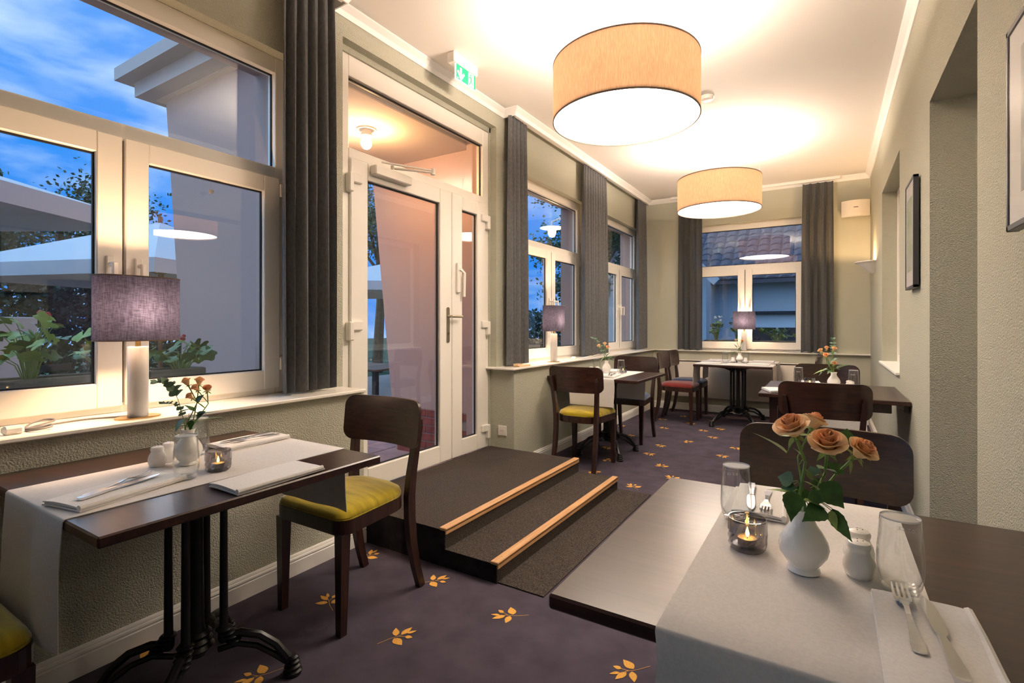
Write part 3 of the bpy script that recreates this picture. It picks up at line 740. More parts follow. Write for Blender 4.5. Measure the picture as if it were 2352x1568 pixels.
flat([bar((-0.098, 0.014), (-0.078, 0.014), 0.004)]).build('small_print', 'sign_white', ex)

# wall speaker
sp = thing('wall_speaker', 'white curved speaker mounted high in the corner of the end wall', 'speaker', (0.275, 7.6, 2.545), 0)
def spk(u, v):
    a = (u-0.5); return (a*0.29, -0.155+0.10*(a*2)**2*0.6, 0.0+0.19*v)
m_ = MB(); m_.slab(spk, 16, 4, 0.012); m_.build('front_cover', 'plastic_cream', sp)
MB().rbox(-0.138, 0.138, -0.085, -0.02, 0.008, 0.182, 0.008).build('cabinet', 'plastic_cream', sp)
MB().rbox(-0.03, 0.03, -0.03, 0.0, 0.06, 0.13, 0.004).build('bracket', 'plastic_white', sp)
mb_ = MB(); mb_.rbox(-0.02, 0.026, -0.158, -0.153, 0.098, 0.106, 0.001); mb_.build('badge', 'socket_dark', sp)

# uplight sconce
sco = thing('wall_sconce', 'white bowl uplight sconce on the pale wall by the end wall', 'wall lamp', (XR, 6.9, 1.80), 0)
def bowl(u, v):
    a = -pi/2 + (u-0.5)*pi; a = pi/2 + u*pi
    prof = [(0.02, 0.0), (0.05, 0.012), (0.085, 0.05), (0.115, 0.078), (0.122, 0.086), (0.15, 0.10), (0.15, 0.108)]
    i = min(int(v*6), 5); f = v*6-i; rr_ = prof[i][0]*(1-f)+prof[i+1][0]*f; zz = prof[i][1]*(1-f)+prof[i+1][1]*f
    return (1.25*rr_*cos(a), 1.25*rr_*sin(a), 1.2*zz-0.01)
MB().slab(bowl, 24, 12, 0.005).build('bowl', 'sconce_plaster', sco)
MB().rbox(-0.02, 0.0, -0.04, 0.04, 0.0, 0.09, 0.004).build('wall_plate', 'sconce_plaster', sco)
b_ = MB(); b_.ball((-0.095, 0, 0.10), 0.018, 10, 6); b_.build('bulb', 'bulb_soft', sco)
lamp('bulb_light', (-0.045, 0, 0.085), P_SCONCE, (255, 206, 150), 0.02, sco)

# framed pictures
def picture(label, y0, y1, z0, z1, seed, m_print):
    t = thing('framed_picture', label, 'picture', (XR, (y0+y1)/2, z0), 0)
    hw, h = (y1-y0)/2, z1-z0; d0, d1 = -0.034, -0.008
    f = MB()
    for b in ((-hw, -hw+0.016, 0, h), (hw-0.016, hw, 0, h), (-hw, hw, 0, 0.016), (-hw, hw, h-0.016, h)): f.rbox(d0, d1, b[0], b[1], b[2], b[3], 0.002)
    f.build('frame', 'frame_charcoal', t)
    MB().box(-0.0300, -0.022, -hw+0.014, hw-0.014, 0.014, h-0.014).build('mount_board', 'picture_mat', t)
    MB().box(-0.0308, -0.0301, -hw*0.62, hw*0.62, h*0.16, h*0.84).build('print', m_print, t)
    MB().box(-0.0330, -0.0322, -hw+0.014, hw-0.014, 0.014, h-0.014).build('pane', 'picture_glass', t)
    c = MB(); c.rbox(-0.010, 0.0, -0.03, 0.03, h-0.08, h-0.04, 0.002); c.build('hanger', 'steel_wire', t)
picture('slim dark framed picture with a green and grey print beside the niche', 3.58, 3.925, 1.43, 2.055, 1, 'print_green')
picture('dark framed picture on the wall past the wide doorway towards the viewer', 1.25, 1.83, 1.463, 1.985, 2, 'print_grey')

# socket on the return wall beside the steps
so = thing('wall_socket', 'square white power socket low on the wall beside the steps', 'socket', (-2.34, 3.628, 0.33), 0)
MB().rbox(-0.042, 0.042, -0.010, 0.0, -0.042, 0.042, 0.003).build('cover_plate', 'plastic_white', so)
rc = MB(); rc.tube([(0, -0.0102, 0), (0, -0.0112, 0)], 0.022, 24); rc.build('recess_ring', 'plastic_cream', so)
pn = MB(); pn.tube([(-0.009, -0.011, 0), (-0.009, -0.0118, 0)], 0.0032, 10); pn.tube([(0.009, -0.011, 0), (0.009, -0.0118, 0)], 0.0032, 10); pn.build('pin_hole', 'socket_dark', so)

# radiator under the end wall window
ra = thing('radiator', 'long flat white panel radiator under the end wall window', 'radiator', (-0.98, 7.52, 0.2), 0)
MB().rbox(-0.97, 0.97, -0.02, 0.0, 0.0, 0.52, 0.006).build('front_panel', 'radiator_white', ra)
MB().rbox(-0.96, 0.96, 0.015, 0.035, 0.01, 0.51, 0.006).build('rear_panel', 'radiator_white', ra)
g_ = MB()
for k in range(48): x = -0.95+k*0.0404; g_.box(x, x+0.006, -0.018, 0.034, 0.505, 0.523)
g_.box(-0.965, 0.965, -0.02, -0.014, 0.50, 0.524); g_.box(-0.965, 0.965, 0.03, 0.036, 0.50, 0.524); g_.build('top_grille', 'radiator_white', ra)
v_ = MB(); v_.cyl((-0.985, 0.01, 0.05), (-1.03, 0.01, 0.05), 0.012, n=10); v_.cyl((-1.03, 0.01, 0.05), (-1.09, 0.01, 0.05), 0.022, n=14); v_.tube([(-1.0, 0.01, 0.05), (-1.0, 0.01, -0.2)], 0.008, 8); v_.build('valve', 'plastic_white', ra)
for x in (-0.8, 0.8): MB().rbox(x-0.02, x+0.02, 0.03, 0.079, 0.05, 0.46, 0.003).build('bracket', 'radiator_white', ra)

# sill lamps -------------------------------------------------------------------------------
def stadium(L, W, n=10):
    r = W/2; P = []
    for k in range(n+1): a = -pi/2+pi*k/n; P.append((L/2-r+r*cos(a), r*sin(a)))
    for k in range(n+1): a = pi/2+pi*k/n; P.append((-(L/2-r)+r*cos(a), r*sin(a)))
    return P
def sill_lamp(label, x, y, rz):
    t = thing('table_lamp', label, 'table lamp', (x, y, SILL), rz, 'marble lamps on the window sills')
    MB().prism(stadium(0.15, 0.09), 0.0, 0.005).build('base_plate', 'brass', t)
    m_ = MB(); m_.lathe([(0.033, 0.004), (0.034, 0.008), (0.034, 0.270), (0.032, 0.274)], 32); m_.build('marble_column', 'marble', t)
    n_ = MB(); n_.cyl((0, 0, 0.274), (0, 0, 0.34), 0.009, n=12); n_.cyl((0, 0, 0.33), (0, 0, 0.37), 0.016, n=12); n_.build('brass_neck', 'brass', t)
    O = stadium(0.285, 0.155, 14); I = stadium(0.281, 0.151, 14); n = len(O); z0, z1 = 0.298, 0.540
    V = [(a, b, z0) for a, b in O] + [(a, b, z1) for a, b in O] + [(a, b, z1) for a, b in I] + [(a, b, z0) for a, b in I]
    Fc = []
    for q in range(4):
        p2 = (q+1) % 4
        for k in range(n): k2 = (k+1) % n; Fc.append((q*n+k, q*n+k2, p2*n+k2, p2*n+k))
    s = MB(); s.add(V, Fc, True); sh = s.build('shade', 'lamp_linen', t)
    for z in (z0, z1): MB().tube([(a, b, z) for a, b in O+O[:1]], 0.0022, 6).build('rim', 'drum_rim', t)
    f = MB(); f.tube([(-0.138, 0, 0.345), (0.138, 0, 0.345)], 0.002, 6); f.tube([(0, -0.075, 0.345), (0, 0.075, 0.345)], 0.002, 6); f.build('shade_ring', 'brass', t)
    b = MB(); b.ball((0, 0, 0.41), 0.03, 12, 8, 1.2); b.build('bulb', 'bulb_warm', t)
    return t
sill_lamp('marble table lamp with grey linen shade on the sill of the sky view window', -2.272, 0.92, pi/2)
sill_lamp('marble table lamp with grey linen shade on the sill past the steps', -2.262, 4.42, pi/2)
sill_lamp('marble table lamp with grey linen shade on the end wall sill', -0.985, 7.605, 0.0)
def cable(label, pts, r=0.0028, m='cable_grey'):
    P = [Vector(p) for p in pts]; Q = []
    for i in range(len(P)-1):
        for k in range(6):
            u = k/6; p0, p1, p2, p3 = P[max(i-1,0)], P[i], P[i+1], P[min(i+2,len(P)-1)]
            Q.append(0.5*((2*p1)+(p2-p0)*u+(2*p0-5*p1+4*p2-p3)*u*u+(3*p1-p0-3*p2+p3)*u**3))
    Q.append(P[-1]); t = thing('lamp_cable', label, 'cable', tuple(P[0]))
    MB().tube(Q, r, 6).build('cord', m, t, world=True); return t
zz = SILL+0.003
c1 = cable('grey lamp cable coiled on the sill of the sky view window', [(-2.3155, 0.90, zz), (-2.37, 0.80, zz), (-2.36, 0.70, zz), (-2.33, 0.645, zz), (-2.29, 0.60, zz), (-2.25, 0.615, zz+0.004), (-2.255, 0.655, zz+0.008), (-2.285, 0.655, zz+0.008), (-2.28, 0.60, zz+0.006), (-2.33, 0.62, zz+0.014), (-2.36, 0.665, zz+0.020), (-2.34, 0.69, zz+0.016), (-2.30, 0.62, zz+0.008), (-2.27, 0.575, zz+0.006)], 0.0035)
MB().rbox(-2.285, -2.25, 0.535, 0.588, SILL, SILL+0.028, 0.008).build('plug', 'plastic_white', c1, world=True)
c2 = cable('pale lamp cable looped on the sill past the steps', [(-2.262, 4.4935, zz), (-2.30, 4.55, zz), (-2.27, 4.62, zz), (-2.24, 4.70, zz), (-2.27, 4.78, zz+0.004), (-2.30, 4.72, zz+0.006), (-2.26, 4.62, zz+0.006), (-2.24, 4.80, zz+0.006)], 0.004, 'cable_white')
MB().rbox(-2.26, -2.225, 4.80, 4.86, SILL, SILL+0.03, 0.008).build('plug', 'plastic_white', c2, world=True)
c3 = cable('thin lamp cable trailing along the end wall sill', [(-0.9115, 7.60, zz), (-0.80, 7.585, zz), (-0.72, 7.575, zz), (-0.62, 7.595, zz+0.01), (-0.55, 7.575, zz), (-0.50, 7.59, zz+0.012), (-0.45, 7.575, zz), (-0.32, 7.585, zz), (-0.2, 7.57, zz)], 0.0025)
MB().rbox(-0.20, -0.165, 7.555, 7.585, SILL, SILL+0.026, 0.006).build('plug', 'plastic_white', c3, world=True)
c4 = cable('white cable end lying on the sill below the wide curtain', [(-2.30, 5.02, zz), (-2.27, 5.18, zz), (-2.25, 5.30, zz+0.012), (-2.255, 5.32, zz+0.001), (-2.24, 5.40, zz+0.014), (-2.235, 5.50, zz+0.02)], 0.004, 'cable_white')
wd = MB(); wd.rbox(-2.285, -2.225, 3.71, 3.90, SILL, SILL+0.012, 0.002); wd.rbox(-2.28, -2.23, 3.70, 3.76, SILL+0.011, SILL+0.026, 0.002)
tag(wd.build('wooden_wedge', 'wood_block'), 'small pale wooden wedge under the curtain at the sill end', 'wedge')

# ================================================================= TABLES AND CHAIRS
def make_chair(cushion):
    t = thing('dining_chair', 'chair', 'chair', (0, 0, 0), 0, 'dark wooden dining chairs')
    # seat frame outline: horseshoe, straight front
    def outline(g):
        P = []
        hwf, hwb, yf, yb = 0.218-g, 0.196-g, 0.218-g, -0.208+g
        r = 0.055
        for k in range(6): a = k/5*pi/2; P.append((hwf-r+r*cos(a), yf-r+r*sin(a)))
        for k in range(6): a = pi/2+k/5*pi/2; P.append((-hwf+r+r*cos(a), yf-r+r*sin(a)))
        rb = 0.13
        for k in range(9): a = pi+k/8*pi/2; P.append((-hwb+rb+rb*cos(a), yb+rb+rb*sin(a)))
        for k in range(9): a = 1.5*pi+k/8*pi/2; P.append((hwb-rb+rb*cos(a), yb+rb+rb*sin(a)))
        return P
    f = MB(); f.prism(outline(0), 0.398, 0.452); f.build('seat_frame', 'chair_wood', t)
    c = MB(); rings = [(0.006, 0.450), (0.002, 0.462), (0.008, 0.478), (0.030, 0.493), (0.072, 0.501), (0.13, 0.504)]
    V = []; n = len(outline(0))
    for g, z in rings: V += [(x*(1-g/0.205), y*(1-g/0.205), z) for x, y in outline(0.0)]
    Fc = [(i*n+k, i*n+(k+1) % n, (i+1)*n+(k+1) % n, (i+1)*n+k) for i in range(len(rings)-1) for k in range(n)] + [tuple((len(rings)-1)*n+k for k in range(n))]
    c.add(V, Fc, True); cu = c.build('seat_cushion', cushion, t)
    pp = outline(0.004); pi_ = MB(); pi_.tube([(x, y, 0.455) for x, y in pp+pp[:1]], 0.003, 6, caps=False); pi_.build('piping', cushion, cu)
    for s_ in (-1, 1):
        l = MB(); l.sweep([(s_*0.186, 0.195, 0.0), (s_*0.188, 0.190, 0.40)], [0.030, 0.042], [0.030, 0.044], (1, 0, 0)); l.build('front_leg', 'chair_wood', t)
        r = MB(); pts = [(s_*0.188, -0.262, 0.0), (s_*0.186, -0.232, 0.10), (s_*0.184, -0.207, 0.22), (s_*0.184, -0.194, 0.34), (s_*0.185, -0.191, 0.44), (s_*0.190, -0.198, 0.54), (s_*0.198, -0.213, 0.65), (s_*0.206, -0.229, 0.75), (s_*0.209, -0.233, 0.785)]
        r.sweep(pts, [0.028, 0.029, 0.03, 0.03, 0.03, 0.03, 0.03, 0.028, 0.020], [0.034, 0.036, 0.042, 0.046, 0.046, 0.040, 0.034, 0.030, 0.020], (1, 0, 0)); r.build('rear_leg', 'chair_wood', t)
    # curved backrest panel
    W, z0, z1, r, th = 0.245, 0.655, 0.872, 0.052, 0.016
    xs = []
    for k in range(25): xs.append(-W*cos(pi*k/24))
    m = MB(); V = []
    for x in xs:
        d = max(0.0, abs(x)-(W-r)); q = r-sqrt(max(0.0, r*r-d*d))
        yc = -0.232 + 0.052*(x/W)**2
        for zz_ in (z0+q, z1-q):
            lean = -(zz_-z0)*0.10
            for o in (th/2, -th/2): V.append((x, yc+o+lean, zz_))
    Fc = []
    for i in range(24):
        a, b = i*4, i*4+4
        Fc += [(a, b, b+2, a+2), (a+1, a+3, b+3, b+1), (a, a+1, b+1, b), (a+2, b+2, b+3, a+3)]
    Fc += [(0, 2, 3, 1), (96, 97, 99, 98)]
    m.add(V, Fc, True); m.build('backrest', 'chair_panel', t)
    return t
yel = make_chair('velvet_yellow'); yel['label'] = 'dark wooden chair with yellow seat between the marble lamp table and the steps'
yel.location = (-1.815, 1.55, 0); yel.rotation_euler.z = pi
copy_tree(yel, (-1.835, 0.232, 0), 0.0, 'dark wooden chair with yellow seat under the hanging end of the runner')
copy_tree(yel, (-1.812, 4.135, 0), 0.0, 'dark wooden chair with yellow seat just behind the carpeted steps')
copy_tree(yel, (-0.025, 1.79, 0), pi, 'dark wooden chair facing the table with the large open roses')
blu = make_chair('velvet_blue'); blu['label'] = 'dark wooden chair with blue seat between the wall socket side table and the corner'
blu['label'] = 'dark wooden chair with blue seat below the wide grey curtain'
blu.location = (-1.81, 5.31, 0); blu.rotation_euler.z = pi
copy_tree(blu, (-1.62, 7.15, 0), -pi/2, 'dark wooden chair with blue seat in the corner by the radiator')
red = make_chair('velvet_red'); red['label'] = 'dark wooden chair with red seat before the radiator'
red.location = (-1.62, 6.635, 0); red.rotation_euler.z = -pi/2
copy_tree(blu, (-0.028, 3.83, 0), 0.0, 'dark wooden chair seen from behind at the table below the niche')
copy_tree(blu, (-0.02, 5.08, 0), pi, 'dark wooden chair behind the roses on the table below the niche')
copy_tree(red, (-0.315, 6.63, 0), pi/2, 'dark wooden chair seen edge-on past the roses, opposite the red seat')
copy_tree(blu, (-0.315, 7.15, 0), pi/2, 'dark wooden chair seen edge-on beside the sheer curtain, opposite the blue seat')

TT = 0.75
def iron_base(t, fx, fy):
    """ornate cast-iron pedestal: clustered columns and four double-rail legs"""
    col = MB(); a, b = 0.055*fx/0.2, 0.055*fy/0.2
    for sx in (-1, 1):
        for sy in (-1, 1):
            col = MB(); x, y = sx*a, sy*b
            col.lathe([(0.013, 0.15), (0.018, 0.16), (0.018, 0.19), (0.0135, 0.21), (0.0125, 0.40), (0.0115, 0.60), (0.014, 0.655), (0.019, 0.675), (0.019, 0.722)], 12, (x, y, 0)); col.build('column', 'cast_iron', t)
    c = MB(); c.lathe([(0.03, 0.12), (0.034, 0.17), (0.024, 0.22), (0.021, 0.45), (0.020, 0.62), (0.028, 0.67), (0.036, 0.70), (0.05, 0.722)], 14); c.build('central_column', 'cast_iron', t)
    br = MB()
    for sx, sy in ((-1,-1),(-1,1),(1,-1),(1,1)):
        br.tube([(sx*a, sy*b, 0.64), (sx*a*0.6, sy*b*0.6, 0.675), (0, 0, 0.69)], [0.012, 0.013, 0.014], 8)
        br.tube([(sx*a, sy*b, 0.665), (sx*a*1.9, sy*b*1.9, 0.70), (sx*a*3.0, sy*b*3.0, 0.718)], [0.013, 0.012, 0.010], 8)
        br.tube([(sx*a*0.2, sy*b, 0.70), (sx*a, sy*b, 0.69)], 0.014, 8)
    br.rbox(-a*3.4, a*3.4, -0.02, 0.02, 0.712, 0.724, 0.003); br.rbox(-0.02, 0.02, -b*3.4, b*3.4, 0.712, 0.724, 0.003); br.build('top_bracket', 'cast_iron', t)
    hb = MB()
    for k in range(3): hb.lathe([(0.040-0.004*k, 0.135+k*0.022), (0.050-0.004*k, 0.146+k*0.022), (0.040-0.004*k, 0.157+k*0.022)], 18, sx=fx/0.2, sy=fy/0.2)
    for sx, sy in ((-1,-1),(-1,1),(1,-1),(1,1)):
        for k in range(4): hb.lathe([(0.020, -0.006), (0.027, 0.0), (0.020, 0.006)], 12, (sx*a*(1.0+0.12*k), sy*b*(1.0+0.12*k), 0.195-k*0.014))
    hb.build('hub', 'cast_iron', t)
    for sx, sy in ((-1,-1),(-1,1),(1,-1),(1,1)):
        P = lambda k, z: (sx*fx*k, sy*fy*k, z)
        l = MB(); l.tube([P(0.25, 0.165), P(0.45, 0.172), P(0.65, 0.155), P(0.82, 0.115), P(0.94, 0.062), P(1.0, 0.030)], [0.014, 0.014, 0.0135, 0.014, 0.016, 0.02], 8)
        l.tube([P(0.22, 0.125), P(0.42, 0.136), P(0.62, 0.118), P(0.80, 0.080), P(0.93, 0.050)], [0.010, 0.010, 0.010, 0.010, 0.012], 8)
        lg = l.build('leg', 'cast_iron', t)
        f = MB()
        for k, (rr_, z) in enumerate(((0.020, 0.058), (0.024, 0.044), (0.028, 0.028), (0.032, 0.012))): f.lathe([(rr_-0.006, z-0.010), (rr_, z-0.004), (rr_, z+0.002), (rr_-0.006, z+0.008)], 14, P(1.0, 0)[:2]+(0,))
        f.lathe([(0.030, 0.0), (0.030, 0.006)], 14, P(1.0, 0)[:2]+(0,)); f.build('foot', 'cast_iron', lg)
def table(label, x0, x1, y0, y1, style='iron', fx=0.2, fy=0.22):
    cx, cy = (x0+x1)/2, (y0+y1)/2
    t = thing('dining_table', label, 'table', (cx, cy, 0), 0, 'dark wooden dining tables')
    MB().rbox(x0-cx, x1-cx, y0-cy, y1-cy, TT-0.027, TT, 0.004).build('tabletop', 'table_wood', t)
    if style == 'iron': iron_base(t, fx, fy)
    else:
        ap = MB(); hx, hy = (x1-x0)/2-0.09, (y1-y0)/2-0.09
        for b in ((-hx, hx, -hy-0.01, -hy+0.012), (-hx, hx, hy-0.012, hy+0.01), (-hx-0.01, -hx+0.012, -hy, hy), ): ap.rbox(b[0], b[1], b[2], b[3], TT-0.09, TT-0.026, 0.003)
        ap.build('apron', 'chair_wood', t)
        MB().rbox((x1-x0)/2-0.03, (x1-x0)/2-0.004, -hy-0.03, hy+0.03, TT-0.075, TT-0.027, 0.003).build('wall_cleat', 'chair_wood', t)
        for sx in (-1,):
            for sy in (-1, 1):
                l = MB(); l.sweep([(sx*hx, sy*hy, 0), (sx*hx, sy*hy, TT-0.027)], [0.036, 0.05], [0.036, 0.05], (1, 0, 0)); l.build('leg', 'chair_wood', t)
    return t
T1 = table('dark wooden table under the sky view window, marble lamp above it', -2.222, -1.372, 0.478, 1.318)
T2 = table('dark wooden table with the large open roses beside the wide doorway', -0.418, 0.428, 0.794, 1.606)
T3 = table('dark wooden table on wooden legs below the wall niche', -0.42, 0.427, 3.92, 4.83, 'legs')
T4 = table('dark wooden table behind the carpeted steps', -2.222, -1.362, 4.20, 5.05)
T5 = table('dark wooden table before the white radiator', -1.385, -0.535, 6.352, 7.42, 'iron', 0.24, 0.40)

# ================================================================= ON THE TABLES
TZ = TT + 0.0025          # top of a runner
ON = {1: 'marble lamp table', 2: 'table by the wide doorway', 3: 'table below the niche', 4: 'table behind the steps', 5: 'radiator table'}
def runner(label, axis, a0, a1, b0, b1, h0, h1, seed=0):
    r = random.Random(seed); ph = [r.uniform(0, 6) for _ in range(6)]
    e = 0.004; path = []
    def wav(a, d, k): return (0.010*sin(9*a+ph[k])+0.006*sin(23*a+ph[k+1]))*min(1, d/0.12)
    N = 8
    for k in range(N): d = h0*(1-k/N); path.append(('h0', d))
    path += [('c0', t) for t in (0.0, 0.5, 1.0)]
    for k in range(1, 10): path.append(('t', k/10))
    path += [('c1', t) for t in (0.0, 0.5, 1.0)]
    for k in range(1, N+1): path.append(('h1', h1*k/N))
    nv = len(path)-1; zt = TT+0.0025
    def fn(u, v):
        kind, q = path[round(v*nv)]; a = a0+(a1-a0)*u
        if kind == 'h0': b = b0-e-abs(wav(a, q, 0))-0.02*q; z = TT-0.004-q
        elif kind == 'c0': b = b0-e*(1-q)+0.002*q; z = TT-0.004+0.0065*sin(q*pi/2)
        elif kind == 't': b = b0+(b1-b0)*q; z = zt
        elif kind == 'c1': b = b1-0.002*(1-q)+e*q; z = TT-0.004+0.0065*cos(q*pi/2)
        else: b = b1+e+abs(wav(a, q, 2))+0.02*q; z = TT-0.004-q
        if kind in ('h0', 'h1'): a = a + (0.006*sin(q*14+ph[4]))*(1 if u > 0.5 else -1)
        return (a, b, z) if axis == 'y' else (b, a, z)
    o = MB().slab(fn, 14, nv, 0.002 if axis == 'y' else -0.002).build('table_runner', 'linen_white'); tag(o, label, 'table runner', 'white table runners'); return o
runner('white linen runner on the marble lamp table, long end hanging beside a yellow chair', 'y', -1.975, -1.563, 0.478, 1.318, 0.31, 0.24, 1)
runner('white linen runner under the large open roses', 'y', -0.229, 0.145, 0.794, 1.606, 0.30, 0.235, 2)
runner('white linen runner on the table below the niche', 'y', -0.195, 0.205, 3.92, 4.83, 0.235, 0.28, 3)
runner('white linen runner on the table behind the steps', 'y', -1.985, -1.57, 4.20, 5.05, 0.235, 0.28, 4)
runner('white linen runner at the open end of the radiator table', 'x', 6.40, 6.80, -1.385, -0.535, 0.235, 0.235, 5)
runner('white linen runner at the radiator end of the radiator table', 'x', 6.96, 7.33, -1.385, -0.535, 0.235, 0.235, 6)

def napkin_mesh():
    m = MB(); L, W = 0.145, 0.07
    def layer(x0, x1, y0, y1, z0, z1, sag):
        def fn(u, v):
            x, y = x0+(x1-x0)*u, y0+(y1-y0)*v
            return (x, y, z1 + 0.0015*sin(u*5+sag)*sin(v*4+sag*2) - 0.0015*(abs(u-0.5)*2)**6)
        m.slab(fn, 10, 12, z1-z0)
    layer(-W, W, -L, L, 0.0015, 0.0050, 0.3); layer(-W+0.003, W-0.004, -L+0.004, L-0.003, 0.0055, 0.0095, 1.7); layer(-W+0.001, W-0.010, -L+0.001, L-0.006, 0.010, 0.0135, 2.6)
    m.tube([(W-0.004, -L, 0.009), (W-0.006, -L*0.3, 0.009), (W-0.005, L*0.4, 0.008), (W-0.007, L-0.004, 0.008)], 0.0075, 8)
    return m.mesh('napkin', 'napkin_white')
NAP = napkin_mesh()
def napkin(label, x, y, rz, z, sx=1.0, sy=1.0):
    o = link_mesh('napkin', NAP, None, (x, y, z+0.0022), (0, 0, rz), (sx, sy, 1)); return tag(o, label, 'napkin', 'folded white napkins')
def fork_mesh():
    m = MB()          # tines towards +y, length 0.20
    prof = [(-0.100, 0.008, 0.002), (-0.096, 0.016, 0.002), (-0.080, 0.018, 0.002), (-0.040, 0.011, 0.003), (0.0, 0.007, 0.006), (0.020, 0.007, 0.010), (0.034, 0.012, 0.009), (0.044, 0.021, 0.0065), (0.054, 0.024, 0.005), (0.058, 0.024, 0.0048)]
    m.sweep([(0, y, z) for y, w, z in prof], [w for y, w, z in prof], 0.0024, (1, 0, 0))
    for k in range(4):
        x = -0.0104+k*0.00693; m.sweep([(x, 0.056, 0.0048), (x, 0.075, 0.0052), (x*0.97, 0.094, 0.0085), (x*0.95, 0.100, 0.0105)], [0.0040, 0.0036, 0.0030, 0.0016], 0.0017, (1, 0, 0))
    return m.mesh('fork', 'polished_steel')
def knife_mesh():
    m = MB()
    prof = [(-0.115, 0.010, 0.004), (-0.110, 0.017, 0.004), (-0.09, 0.019, 0.0045), (-0.05, 0.013, 0.005), (-0.015, 0.009, 0.005), (-0.005, 0.010, 0.005)]
    m.sweep([(0, y, z) for y, w, z in prof], [w for y, w, z in prof], [0.006, 0.007, 0.007, 0.007, 0.006, 0.004], (1, 0, 0))
    bl = [(-0.005, 0.010), (0.004, 0.017), (0.03, 0.019), (0.07, 0.019), (0.095, 0.015), (0.108, 0.007), (0.112, 0.002)]
    m.sweep([(0.002*(1 if w > 0.012 else 0.5), y, 0.005) for y, w in bl], [w for y, w in bl], 0.0016, (1, 0, 0))
    return m.mesh('knife', 'polished_steel')
FORK, KNIFE = fork_mesh(), knife_mesh()
def cutlery(kind, label, x, y, rz, z):
    o = link_mesh('fork' if kind == 'fork' else 'dinner_knife', FORK if kind == 'fork' else KNIFE, None, (x, y, z), (0, 0, rz)); return tag(o, label, kind, 'steel cutlery on the napkins')
tum_prof = [(0.0005, 0.0), (0.022, 0.0), (0.0265, 0.003), (0.031, 0.016), (0.0345, 0.034), (0.035, 0.048), (0.034, 0.078), (0.0315, 0.112), (0.0300, 0.131), (0.0293, 0.1325), (0.0286, 0.131), (0.0301, 0.112), (0.0325, 0.078), (0.0335, 0.048), (0.0325, 0.034), (0.028, 0.020), (0.020, 0.013), (0.0005, 0.012)]
TUM = MB().lathe(tum_prof, 32, closed=False).mesh('tumbler', 'tumbler_glass')
RIM = MB().lathe([(0.0300, 0.1305), (0.0299, 0.1325), (0.0293, 0.1333), (0.0287, 0.1325), (0.0286, 0.1305)], 32).mesh('rim', 'tumbler_rim_glint')
BAS = MB().lathe([(0.0005, 0.0008), (0.0215, 0.0008), (0.0258, 0.0040), (0.0270, 0.0115), (0.018, 0.0125), (0.0005, 0.0115)], 28).mesh('thick_base', 'tumbler_glass')
txt = bpy.data.curves.new('volume_mark', 'FONT'); txt.body = '0.2l CE'; txt.size = 0.0085; txt.align_x = 'CENTER'; txt.extrude = 0.0001; txt.materials.append(MATS['etch_white'])
_t = bpy.data.objects.new('volume_mark', txt); COL.objects.link(_t); bpy.context.view_layer.update()
TXT = bpy.data.meshes.new_from_object(_t.evaluated_get(bpy.context.evaluated_depsgraph_get())); bpy.data.objects.remove(_t)
def tumbler(label, x, y, z=TZ, mark=False, face=0.0):
    o = link_mesh('tumbler', TUM, None, (x, y, z)); tag(o, label, 'glass', 'clear water tumblers'); link_mesh('rim', RIM, o); link_mesh('thick_base', BAS, o)
    if mark:
        d = link_mesh('volume_mark', TXT, o)
        d.location = (0.0338*sin(face), 0.0338*cos(face), 0.098); d.rotation_euler = (pi/2, 0, pi-face); d['label'] = 'white volume mark etched on the glass'
    return o
def candle(label, x, y, z=TZ):
    t = thing('candle_holder', 'faceted smoky glass candle holder ' + label, 'candle holder', (x, y, z), 0, 'smoky glass candle holders')
    n = 24
    def rf(i, k): return 1.0 + (0.04 if (k+i) % 2 else -0.045)*(1 if 1 <= i <= 5 else 0)
    m = MB(); m.lathe([(0.030, 0.0), (0.034, 0.004), (0.0365, 0.012), (0.0365, 0.020), (0.0368, 0.028), (0.037, 0.036), (0.0375, 0.062), (0.0370, 0.0655), (0.0352, 0.0655), (0.0345, 0.060), (0.0338, 0.014), (0.028, 0.010), (0.0005, 0.010)], n, rfun=rf, smooth=False)
    m.build('glass_cup', 'candle_glass', t)
    k = thing('tealight', 'lit tealight inside the candle holder ' + label, 'candle', (x, y, z+0.0102), 0, 'lit tealights')
    MB().lathe([(0.0185, 0.0), (0.0195, 0.0145), (0.0188, 0.0145), (0.018, 0.002), (0.0005, 0.002)], 20).build('tin_cup', 'tin', k)
    MB().lathe([(0.0182, 0.002), (0.0182, 0.0125), (0.0005, 0.0118)], 20).build('wax', 'wax', k)
    MB().cyl((0, 0, 0.011), (0, 0, 0.017), 0.0008, n=6).build('wick', 'shaker_hole', k)
    MB().lathe([(0.0004, 0.014), (0.0034, 0.018), (0.0040, 0.022), (0.0028, 0.028), (0.0004, 0.036)], 10).build('flame', 'flame', k)
    lamp('flame_light', (0, 0, 0.024), 0.22, (255, 176, 90), 0.004, k)
shk = [(0.0005, 0.0), (0.019, 0.0), (0.0225, 0.004), (0.0262, 0.016), (0.0265, 0.024), (0.0235, 0.036), (0.0185, 0.046), (0.0178, 0.050), (0.0195, 0.054), (0.0200, 0.058), (0.0175, 0.0635), (0.010, 0.0665), (0.0005, 0.0672)]
SHK = MB().lathe(shk, 28).mesh('shaker', 'porcelain')
_h = MB()
for k in range(3): _h.ball((0.006*cos(k*2.09), 0.006*sin(k*2.09), 0.0665), 0.0013, 6, 4)
SHH = _h.mesh('shaker_holes', 'shaker_hole')
def shaker(name, label, x, y, z=TZ):
    o = link_mesh(name, SHK, None, (x, y, z)); tag(o, label, 'shaker', 'white porcelain shakers'); link_mesh('pouring_hole', SHH, o); return o
